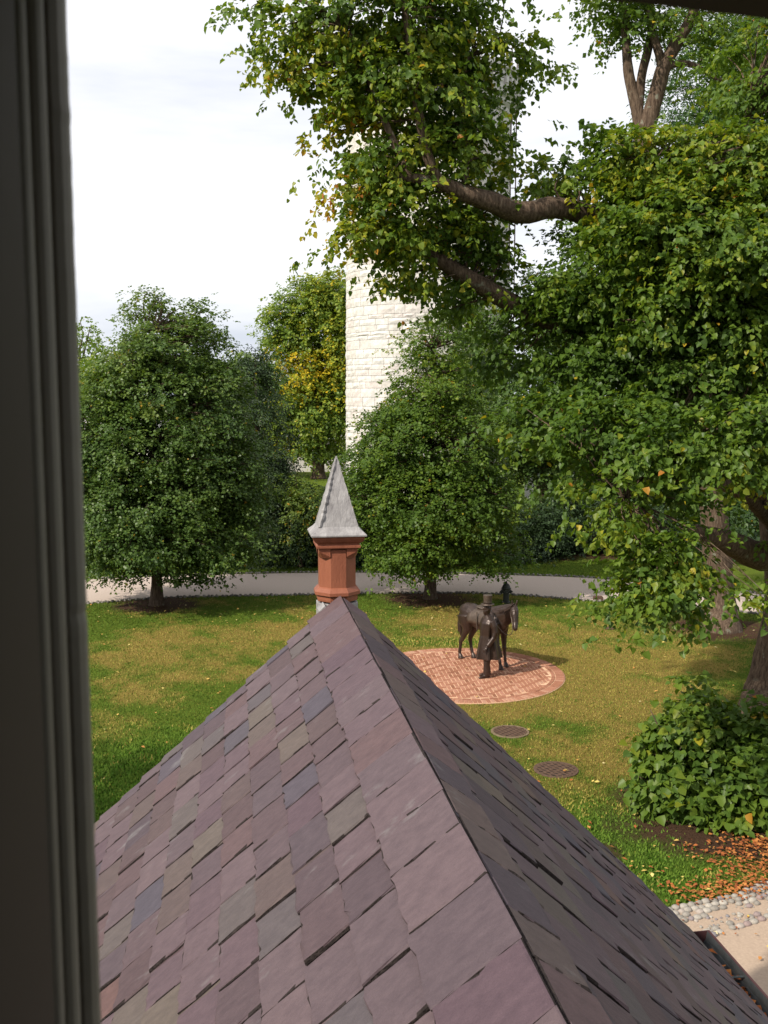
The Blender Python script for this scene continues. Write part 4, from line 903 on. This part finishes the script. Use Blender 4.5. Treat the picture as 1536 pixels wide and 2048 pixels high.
# ------------------------------------------------------------------ bronze group
def loft(secs, side, n=14):
    """secs: (centre, r_side, r_other); rings perpendicular to the path; closed"""
    V = []; F_ = []; P = [np.array(s[0], float) for s in secs]
    for i, s in enumerate(secs):
        t = P[min(i+1, len(P)-1)] - P[max(i-1, 0)]; t = t/np.linalg.norm(t); S = np.array(side if not len(s) > 3 else s[3], float); S = S - t*(S@t); S /= np.linalg.norm(S); B = np.cross(t, S)
        for k in range(n): a = 2*math.pi*k/n; V.append(P[i] + S*math.cos(a)*s[1] + B*math.sin(a)*s[2])
    m = len(secs)
    for i in range(m-1):
        for k in range(n): F_.append((i*n+k, i*n+(k+1)%n, (i+1)*n+(k+1)%n, (i+1)*n+k))
    F_.append(tuple(range(n-1,-1,-1))); F_.append(tuple((m-1)*n+k for k in range(n)))
    return V, F_
def fuse(name, parts, m, parent, vox=.016, sm=4):
    mb = MB()
    for v, f in parts: mb.add([tuple(p) for p in v], f)
    me = mb.mesh(); bm = bmesh.new(); bm.from_mesh(me); bmesh.ops.recalc_face_normals(bm, faces=bm.faces); bm.to_mesh(me); bm.free()
    o = link(name, me, m, parent); r = o.modifiers.new('r', 'REMESH'); r.mode = 'VOXEL'; r.voxel_size = vox; r.use_smooth_shade = True
    s = o.modifiers.new('s', 'SMOOTH'); s.iterations = sm; s.factor = .5
    return o
# horse: local +x forward, +y its left
FW = np.array([.64, -.77]); hc = np.array([2.69, 26.57]); hr = math.atan2(FW[1], FW[0])
horse = empty('horse_statue', (hc[0], hc[1], .03), hr); tag(horse, 'dark bronze saddled horse standing on the brick circle, head lowered', 'statue')
Yv = (0, 1, 0)
parts = [loft([((-.86,0,1.20),.05,.10), ((-.80,0,1.24),.17,.22), ((-.68,0,1.26),.235,.28), ((-.50,0,1.25),.265,.30), ((-.25,0,1.19),.275,.285), ((0,0,1.15),.285,.30), ((.25,0,1.15),.275,.315), ((.45,0,1.18),.24,.32), ((.60,0,1.20),.20,.27), ((.74,0,1.19),.13,.18), ((.80,0,1.18),.05,.08)], Yv, 18)]
# neck turning toward its right, head hanging
neck = [((.36,0,1.28),.17,.32), ((.58,0,1.36),.165,.31), ((.78,-.01,1.46),.14,.27), ((.95,-.02,1.56),.115,.22), ((1.08,-.05,1.64),.09,.165), ((1.15,-.09,1.66),.08,.12)]
parts.append(loft(neck, Yv, 14))
hd = np.array([.42, -.34, -.95]); hd = hd/np.linalg.norm(hd); p0 = np.array([1.10, -.08, 1.72]); sd = np.cross(hd, [0,0,1.]); sd /= np.linalg.norm(sd)
HS = [(0, .065, .07), (.05, .10, .115), (.14, .112, .145), (.24, .100, .138), (.34, .080, .108), (.44, .066, .085), (.53, .070, .085), (.60, .060, .072), (.64, .025, .035)]
parts.append(loft([(p0 + hd*t, a, b, sd) for t, a, b in HS], sd, 14))
for s in (-1, 1):
    e0 = p0 + sd*s*.055 + [0,0,.02]; parts.append(loft([(e0, .032, .022), (e0 + [.01,0,.07], .035, .02), (e0 + sd*s*.01 + [.02,0,.14], .018, .012), (e0 + sd*s*.015 + [.025,0,.165], .006, .005)], sd, 8))
def hleg(x, y, fx, front):
    if front:
        pts = [((x,y*.95,1.20),.13,.16), ((x+.02,y,1.02),.10,.125), ((x+.0+(fx-x)*.3,y,.80),.066,.075), ((x+(fx-x)*.5,y,.56),.047,.052), ((x+(fx-x)*.55,y,.50),.052,.058), ((x+(fx-x)*.62,y,.44),.040,.042), ((x+(fx-x)*.8,y,.28),.030,.035), ((x+(fx-x)*.92,y,.18),.036,.042), ((fx-.005,y,.13),.032,.036), ((fx+.02,y,.075),.045,.055), ((fx+.03,y,.0),.058,.075)]
    else:
        pts = [((x,y*.9,1.22),.15,.24), ((x+.02,y,1.02),.125,.19), ((x+.06,y,.86),.085,.125), ((x-.04,y,.68),.055,.072), ((x-.10,y,.56),.045,.065), ((x-.115+(fx-x)*.3,y,.48),.042,.055), ((x-.09+(fx-x)*.5,y,.34),.032,.040), ((x-.06+(fx-x)*.8,y,.20),.037,.044), ((fx-.03,y,.13),.032,.036), ((fx,y,.075),.045,.055), ((fx+.015,y,.0),.058,.075)]
    return loft([(c_, a_*1.22, b_*1.18) for c_, a_, b_ in pts], Yv, 12)
parts += [hleg(.50, -.155, .72, True), hleg(.50, .155, .60, True), hleg(-.60, -.155, -.775, False), hleg(-.60, .145, -.58, False)]
fuse('body', parts, M['bronze'], horse, .013, 2)
tail = [((-.84,0,1.34),.03,.03), ((-.92,0,1.25),.045,.045), ((-.96,.0,1.05),.055,.06), ((-.95,.0,.85),.06,.065), ((-.93,0,.68),.045,.05), ((-.92,0,.56),.015,.02)]
fuse('tail', [loft(tail, Yv, 10)] + [loft([((-.92+dx,dy,1.2),.015,.015), ((-.97+dx,dy,.9),.02,.02), ((-.95+dx,dy*1.3,.6),.006,.006)], Yv, 6) for dx, dy in ((-.03,.04),(-.03,-.04),(.03,.05))], M['bronze'], horse, .012, 1)
mane = []
for k in range(16):
    u = k/15; c = np.array([.42+.70*u, -.0-.08*u, 1.575+.235*u - .04*math.sin(u*3.1)]); mane.append(loft([(c + [0,0,.01], .02, .02), (c + [-.03,-.09,-.05], .025, .022), (c + [-.06,-.125,-.17 - random.uniform(0,.05)], .008, .008)], Yv, 6))
mane.append(loft([(p0+[0,0,.04], .03, .03), (p0 + hd*.10 - [0,0,0] + np.array([.07,-.03,.03]), .03, .02), (p0 + hd*.20 + np.array([.07,-.04,.03]), .01, .008)], Yv, 6))
fuse('mane', mane, M['bronze'], horse, .012, 1)
# saddle and cloth
V = []; F_ = []; ny = 15; xs = np.linspace(-.40, .28, 9)
for x in xs:
    for k in range(ny):
        a = math.pi*(1.0 - k/(ny-1))*1.16 - .08*math.pi; 
        rr_ = (.292 + .006*math.sin(k*1.7 + x*20)); zc_ = 1.16; hz_ = .31 + .02*(x > .1) + .035*max(0, -x-.1)
        V.append((x, math.cos(a)*rr_*1.02, zc_ + math.sin(a)*hz_*1.02 + .005*math.cos(x*30)))
for i in range(len(xs)-1):
    for k in range(ny-1): F_.append((i*ny+k, i*ny+k+1, (i+1)*ny+k+1, (i+1)*ny+k))
sc_ = link('saddle_cloth', mesh(V, F_), M['bronze2'], horse, smooth=True); so_ = sc_.modifiers.new('t', 'SOLIDIFY'); so_.thickness = .018; so_.offset = 1
fuse('saddle', [loft([((-.24,0,1.52),.13,.03), ((-.16,0,1.50),.15,.04), ((0,0,1.485),.12,.035), ((.12,0,1.51),.10,.04), ((.17,0,1.56),.05,.05), ((.18,0,1.60),.03,.03)], Yv, 12)], M['bronze2'], horse, .012, 2)
def ring(c, t, s, ra, rb, r=.009):
    b = np.cross(t, s); P = [c + s*math.cos(a)*ra + b*math.sin(a)*rb for a in np.linspace(0, 2*math.pi, 17)]; return tube(P, [r]*17, 5)
mb = MB()
for t_, a_, b_ in ((.44, .060, .080), (.16, .103, .14)): mb.add(*[list(map(tuple, q)) for q in ring(p0 + hd*t_, hd, sd, a_, b_, .011)])
for s in (-1, 1):
    v, f = tube([p0 + hd*.16 + sd*s*.103, p0 + hd*.30 + sd*s*.088, p0 + hd*.5 + sd*s*.066], [.009]*3, 5); mb.add(v, f)
link('bridle', mb.mesh(), M['bronze2'], horse)
v, f = tube(smoothpath([p0 + hd*.5 + sd*.07, p0 + hd*.45 + [-.02,-.10,-.25], p0 + hd*.3 + [-.20,-.16,-.42], (.55,-.27,1.30), (.30,-.24,1.50)], [0]*5, 5)[0], [.010]*21, 5); link('reins', mesh(v, f), M['bronze2'], horse)
v, f = tube(smoothpath([(-.02,-.30,1.42), (0,-.325,1.2), (.02,-.32,.95)], [0]*3, 4)[0], [.018]*9, 6); link('stirrup_leather', mesh(v, f), M['bronze2'], horse)

# man: local +x forward (faces left in the picture), +y his left (toward the camera)
mrz = math.atan2(-.36, -.93)
man = empty('man_statue', (2.63, 25.27, .03), mrz); tag(man, 'dark bronze man in top hat and long coat with hand on the horse', 'statue')
parts = []
for s, fx in ((1, .10), (-1, -.03)):
    y = s*.105
    parts.append(loft([((-.0,y,.92),.10,.12), ((fx*.3,y,.72),.095,.105), ((fx*.6,y,.50),.078,.088), ((fx*.8,y,.32),.074,.082), ((fx-.02,y,.12),.078,.090), ((fx-.02,y,.05),.075,.092)], Yv, 12))
    parts.append(loft([((fx-.10,y,.035),.038,.03), ((fx-.03,y,.05),.048,.05), ((fx+.06,y*1.05,.045),.046,.042), ((fx+.15,y*1.1,.032),.048,.03), ((fx+.205,y*1.12,.022),.028,.02)], Yv, 10))
parts.append(loft([((-.0,0,.85),.15,.12), ((-.01,0,1.05),.165,.13), ((-.01,0,1.25),.19,.14), ((-.01,0,1.42),.21,.135), ((0,0,1.52),.16,.10), ((.01,0,1.57),.075,.075), ((.02,0,1.66),.062,.066)], Yv, 14))
# head with features
parts.append(loft([((.025,0,1.62),.062,.07), ((.035,0,1.68),.075,.09), ((.035,0,1.76),.082,.105), ((.03,0,1.84),.080,.100), ((.02,0,1.90),.05,.07)], Yv, 14))
parts.append(loft([((.13,0,1.80),.012,.012), ((.155,0,1.765),.017,.016), ((.14,0,1.745),.016,.012)], Yv, 8))
for s in (-1, 1): parts.append(loft([((.015,s*.083,1.80),.012,.018), ((.01,s*.09,1.76),.012,.02), ((.015,s*.083,1.725),.008,.012)], Yv, 8))
fuse('body', parts, M['bronze'], man, .011, 2)
fuse('beard', [loft([((.075,0,1.74),.072,.05), ((.09,0,1.68),.062,.05), ((.10,0,1.63),.04,.035), ((.10,0,1.60),.015,.015)], Yv, 10)] + [loft([((.03,s*.076,1.80),.014,.03), ((.05,s*.07,1.70),.018,.035)], Yv, 8) for s in (-1, 1)], M['bronze'], man, .01, 1)
# long coat: folded skirt and sleeves
secs = []; n = 40; V = []; F_ = []
prof = [(.48, .265, .31), (.62, .25, .29), (.78, .23, .26), (.95, .21, .225), (1.08, .205, .20), (1.25, .23, .20), (1.40, .25, .185), (1.50, .215, .14), (1.56, .13, .105), (1.60, .085, .085)]
for i, (z, ry, rx) in enumerate(prof):
    fold = .040 * (1 - i/7) if i < 7 else 0
    for k in range(n):
        a = 2*math.pi*k/n; q = 1 + fold/ry*(math.sin(a*7 + .6) + .6*math.sin(a*11+1)) ; V.append((-.035*(i < 5)*(1-i/5) + rx*q*math.cos(a), ry*q*math.sin(a), z))
for i in range(len(prof)-1):
    for k in range(n): F_.append((i*n+k, i*n+(k+1)%n, (i+1)*n+(k+1)%n, (i+1)*n+k))
F_.append(tuple(range(n-1,-1,-1))); F_.append(tuple((len(prof)-1)*n+k for k in range(n)))
cp = [(V, F_)]
# near (left) arm bent down with hand at thigh front
cp.append(loft([((-.02,.20,1.47),.085,.09), ((-.05,.26,1.36),.075,.08), ((-.06,.285,1.20),.066,.07), ((-.03,.28,1.07),.062,.066), ((.06,.265,.95),.056,.06), ((.13,.25,.86),.058,.058)], (0,0,1) if False else Yv, 12))
# far (right) arm raised back to the horse's neck
cp.append(loft([((-.02,-.20,1.47),.085,.085), ((-.12,-.28,1.44),.075,.075), ((-.24,-.36,1.40),.068,.068), ((-.34,-.46,1.43),.06,.06), ((-.36,-.54,1.50),.055,.055)], (0,0,1), 12))
# collar and lapels
cp.append(loft([((.05,.09,1.57),.03,.02), ((.12,.07,1.45),.035,.018), ((.16,.03,1.30),.02,.014)], Yv, 8)); cp.append(loft([((.05,-.09,1.57),.03,.02), ((.12,-.07,1.45),.035,.018), ((.16,-.03,1.30),.02,.014)], Yv, 8))
coat = fuse('coat', cp, M['bronze'], man, .012, 1)
for k in range(3): o = link('button', MB().prism(8, [(.012, 0), (.012, .012)]).mesh(), M['bronze2'], coat); o.location = (.172+.003*k, .0, 1.22-.10*k); o.rotation_euler = (0, math.pi/2, 0)
link('shirt_front', mesh([(.118,-.045,1.56), (.118,.045,1.56), (.155,0,1.36), (.075,-.045,1.56), (.075,.045,1.56), (.11,0,1.36)], [(0,2,1), (3,4,5), (0,1,4,3), (1,2,5,4), (2,0,3,5)]), M['bronze2'], man)
def hand(root, d, up, name, curl=.5):
    root = np.array(root, float); d = unit(np.array(d, float)); up = unit(np.array(up, float) - d*(np.array(up)@d)); s = np.cross(d, up)
    P = [loft([(root, .03, .02), (root + d*.04, .042, .018), (root + d*.085, .042, .016), (root + d*.095, .03, .012)], s, 10)]
    for k, (o_, l_) in enumerate(((-.03, .07), (-.01, .082), (.011, .078), (.03, .06))):
        b = root + d*.085 + s*o_; m1 = b + d*l_*.5 - up*l_*.15*curl; m2 = m1 + d*l_*.3 - up*l_*.35*curl; m3 = m2 + d*l_*.15 - up*l_*.35*curl
        P.append(loft([(b - d*.01, .010, .009), (m1, .0095, .0085), (m2, .0085, .0075), (m3, .006, .005)], s, 7))
    b = root + d*.03 - s*.035; P.append(loft([(b, .013, .011), (b + d*.03 - s*.02, .011, .010), (b + d*.06 - s*.022 - up*.01, .008, .007)], s, 7))
    return P
hl = hand((.145,.245,.85), (.75,-.05,-.62), (.6,.1,.75), 'h', 1.0); hrr = hand((-.365,-.55,1.52), (-.25,-.80,.35), (-.2,.3,.9), 'h', .7)
fuse('hand', hl, M['bronze'], man, .005, 1); fuse('hand', hrr, M['bronze'], man, .005, 1)
hat = link('top_hat', MB().prism(28, [(.165, 1.862), (.172, 1.868), (.168, 1.878), (.118, 1.876), (.108, 1.89), (.105, 1.96), (.112, 2.06), (.118, 2.10), (.112, 2.108), (.02, 2.110)], 0, (.02, 0)).mesh(), M['bronze2'], man, smooth=False)
link('hat_band', MB().prism(28, [(.112, 1.885), (.112, 1.925)], 0, (.02, 0)).mesh(), M['bronze'], hat)

# ------------------------------------------------------------------ hydrant, grates, small kerb drain, stump
hy = empty('fire_hydrant', tuple(G(1012, 1206))); tag(hy, 'small black fire hydrant at the drive edge behind the bronze horse', 'hydrant')
link('barrel', MB().prism(20, [(.15,0),(.15,.05),(.105,.07),(.10,.42),(.155,.44),(.155,.50),(.13,.52)]).mesh(), M['iron'], hy)
link('bonnet', MB().prism(20, [(.145,.52),(.15,.54),(.13,.60),(.09,.66),(.05,.69),(.03,.70),(.03,.76),(.012,.77)]).mesh(), M['iron'], hy)
link('bonnet_flange', MB().prism(20, [(.17,.505),(.175,.522),(.165,.535)]).mesh(), M['iron'], hy)
for a in (0, math.pi/2*3, math.pi):
    o = link('nozzle', MB().prism(12, [(.055,.0),(.055,.14),(.075,.145),(.075,.18),(.03,.19),(.025,.22)]).mesh(), M['iron'], hy); o.rotation_euler = (0, math.pi/2, a); o.location = (0, 0, .40)
def grate(px, py, r, label, leafy):
    c = G(px, py); o = empty('drain_grate', (c[0], c[1], 0)); tag(o, label, 'drain cover', 'round grates in the lawn')
    link('rim', MB().prism(36, [(r+.05, -.02), (r+.05, .016), (r+.04, .02), (r-.01, .02), (r-.012, .010)]).mesh(), M['clay'] if not leafy else M['rust'], o)
    link('pit_shade', MB().prism(36, [(r, .008), (r, .0125)]).mesh(), M['pit_shade'], o)  # flat black disc painting the shade below the bars, no real depth
    m_ = MB(); k = -r; st = r * 2 / 8
    while k < r + 1e-6:
        h = math.sqrt(max(0, r*r - k*k))
        if h > .03:
            m_.box(k-.012, k+.012, -h, h, .0135, .026)
        k += st
    b1 = link('grate_bars', m_.mesh(), M['rust'], o, 'stuff'); b1.rotation_euler = (0, 0, R(28))
    m_ = MB(); k = -r
    while k < r + 1e-6:
        h = math.sqrt(max(0, r*r - k*k))
        if h > .03: m_.box(-h, h, k-.012, k+.012, .0145, .0285)
        k += st
    b2 = link('grate_bars', m_.mesh(), M['rust'], o, 'stuff'); b2.rotation_euler = (0, 0, R(-20))
grate(1020, 1464, .36, 'smaller round grate in the lawn, the one nearer the brick circle', False)
grate(1112, 1540, .38, 'larger rusty round grate in the lawn, the one nearer the leafy shrub', True)
o = link('kerb_marker', MB().box(-.16, .16, -.1, .1, 0, .14).box(-.13, .13, -.08, .08, .1405, .16).mesh(), M['rust']); o.location = tuple(G(1196, 1201)); tag(o, 'small brown box at the drive edge left of the big tree', 'marker')
me = mesh(*pebble(0, 0, 0, .20, .13, .07, .2, random.Random(1))); fattr(me, 'tint', [1.0]*len(me.polygons)); o = link('mole_hill', me, mat('dark clod', (.06,.04,.03), .95, .1, (.12,.08,.05), 20, .8, 40)); o.location = tuple(G(1220, 1258)); tag(o, 'dark clod of earth lying on the sunlit lawn', 'earth clod')

# ------------------------------------------------------------------ grass blades and leaf litter
def inside_poly(x, y):
    r_p = np.hypot(x - PC[0], y - PC[1]) < PR + .02
    g1 = np.hypot(x - G(1020,1464)[0], y - G(1020,1464)[1]) < .42; g2 = np.hypot(x - G(1112,1540)[0], y - G(1112,1540)[1]) < .43
    yn = np.interp(x, EN[:, 0], EN[:, 1]); yf = np.interp(x, EF[:, 0], EF[:, 1]); dr = (y > yn - .25) & (y < yf + .25)
    yu = np.interp(x, EU[:, 0], EU[:, 1]); pa = (y < yu + .03) & (x > EU[0, 0])
    lx = x*math.cos(AL) - y*math.sin(AL); ly = x*math.sin(AL) + y*math.cos(AL)
    po = (lx > xl) & (lx < xr) & (ly < RY) & (ly > 0)
    return r_p | g1 | g2 | dr | pa | po | (y < 9)
def scatter(n, xr_, yr_, seed, dens=None):
    r = np.random.default_rng(seed); x = r.uniform(*xr_, n); y = np.exp(r.uniform(math.log(yr_[0]), math.log(yr_[1]), n)) if yr_[0] > 0 else r.uniform(*yr_, n)
    k = ~inside_poly(x, y) & (np.abs(x) < y * .42 + 1)
    x, y = x[k], y[k]; return x, y, r
x, y, r = scatter(620000, (-13, 14), (10, 46), 5)
d, c, s = ground_masks(x, y); keep = r.random(len(x)) > np.maximum(s * .95, .35 * d); x, y, d, c = x[keep], y[keep], d[keep], c[keep]; n = len(x)
h = r.uniform(.022, .05, n) * (1 + .3*c); wdt = .006 + .004 * (y / 20) + .010 * c; a = r.uniform(0, 6.28, n); ln = r.uniform(-.02, .02, (n, 2)) * (1 + .8*c[:, None])
dx, dy = np.cos(a) * wdt, np.sin(a) * wdt
V = np.stack([np.stack([x-dx, y-dy, np.full(n, -.002)], 1), np.stack([x+dx, y+dy, np.full(n, -.002)], 1), np.stack([x+ln[:, 0], y+ln[:, 1], h], 1)], 1).reshape(-1, 3)
me = npmesh(V, np.arange(3*n).reshape(n, 3)); t = np.clip(.30 + .55*(r.random(n) < d*.85) * r.uniform(.6, 1.1, n) + r.normal(0, .10, n), 0, 1); fattr(me, 'tint', t)
tag(link('grass', me, M['blade']), 'short mown grass and clover covering the lawn', 'grass', kind='stuff')
def litter(n, xr_, yr_, seed, fn, tlo, thi, size, name, label):
    r = np.random.default_rng(seed); x = r.uniform(*xr_, n); y = r.uniform(*yr_, n); k = r.random(n) < fn(x, y); x, y = x[k], y[k]; n = len(x)
    s = r.uniform(*size, n); a = r.uniform(0, 6.28, n); z = r.uniform(.035, .06, n); ti = r.uniform(-.35, .35, (n, 2)); ca_, sa_ = np.cos(a), np.sin(a)
    Q = []
    for u, v_, b in ((-1, 0, 0), (-.1, .62, .25), (1, 0, .1), (-.1, -.62, .25)):
        X = (u*ca_ - v_*sa_)*s; Y_ = (u*sa_ + v_*ca_)*s; Q.append(np.stack([x+X, y+Y_, z + b*s + X*ti[:, 0] + Y_*ti[:, 1]], 1))
    V = np.stack(Q, 1).reshape(-1, 3); me = npmesh(V, np.arange(4*n).reshape(n, 4)); fattr(me, 'tint', r.uniform(tlo, thi, n))
    return tag(link(name, me, M['litter']), label, 'fallen leaves', kind='stuff')
def okm(x, y): return ~((np.hypot(x-PC[0], y-PC[1]) < PR*.0))
litter(22000, (4.0, 8.5), (13.4, 18.5), 1, lambda x, y: np.clip(1.0*(.55+.45*fbm(x,y,77,.9))*np.exp(-(((x-6.1)/.95)**2 + ((y-15.2)/.75)**2)) + .55*np.exp(-(((x-5.2)/1.2)**2 + ((y-(14.1+.2*(x-5)))/.3)**2)) - .05, 0, 1), .0, .55, (.022, .05), 'orange_leaf_litter', 'orange fallen leaves drifted under the right shrubs')
litter(1500, (2.2, 8), (13.2, 20), 2, lambda x, y: (~inside_poly(x, y)) * (.05 + .5*np.exp(-(((x-4.6)/1.1)**2 + ((y-14.6)/.9)**2))), .1, .95, (.025, .05), 'scattered_leaves', 'scattered orange leaves on the clover by the near path')
litter(1600, (-11, 12), (17, 36), 3, lambda x, y: .25 + .6*np.exp(-(((x+6)/3.5)**2 + ((y-32.5)/1.8)**2)) + .4*np.exp(-(((x-2)/3)**2 + ((y-33)/1.5)**2)), .55, 1.0, (.03, .055), 'yellow_leaf_litter', 'pale yellow leaves scattered over the sunlit lawn')
litter(130, (3.5, 6.5), (9.0, 13.3), 4, lambda x, y: .8 + 0*x, .0, 1.0, (.02, .045), 'path_leaves', 'few dry leaves lying on the sandy path')
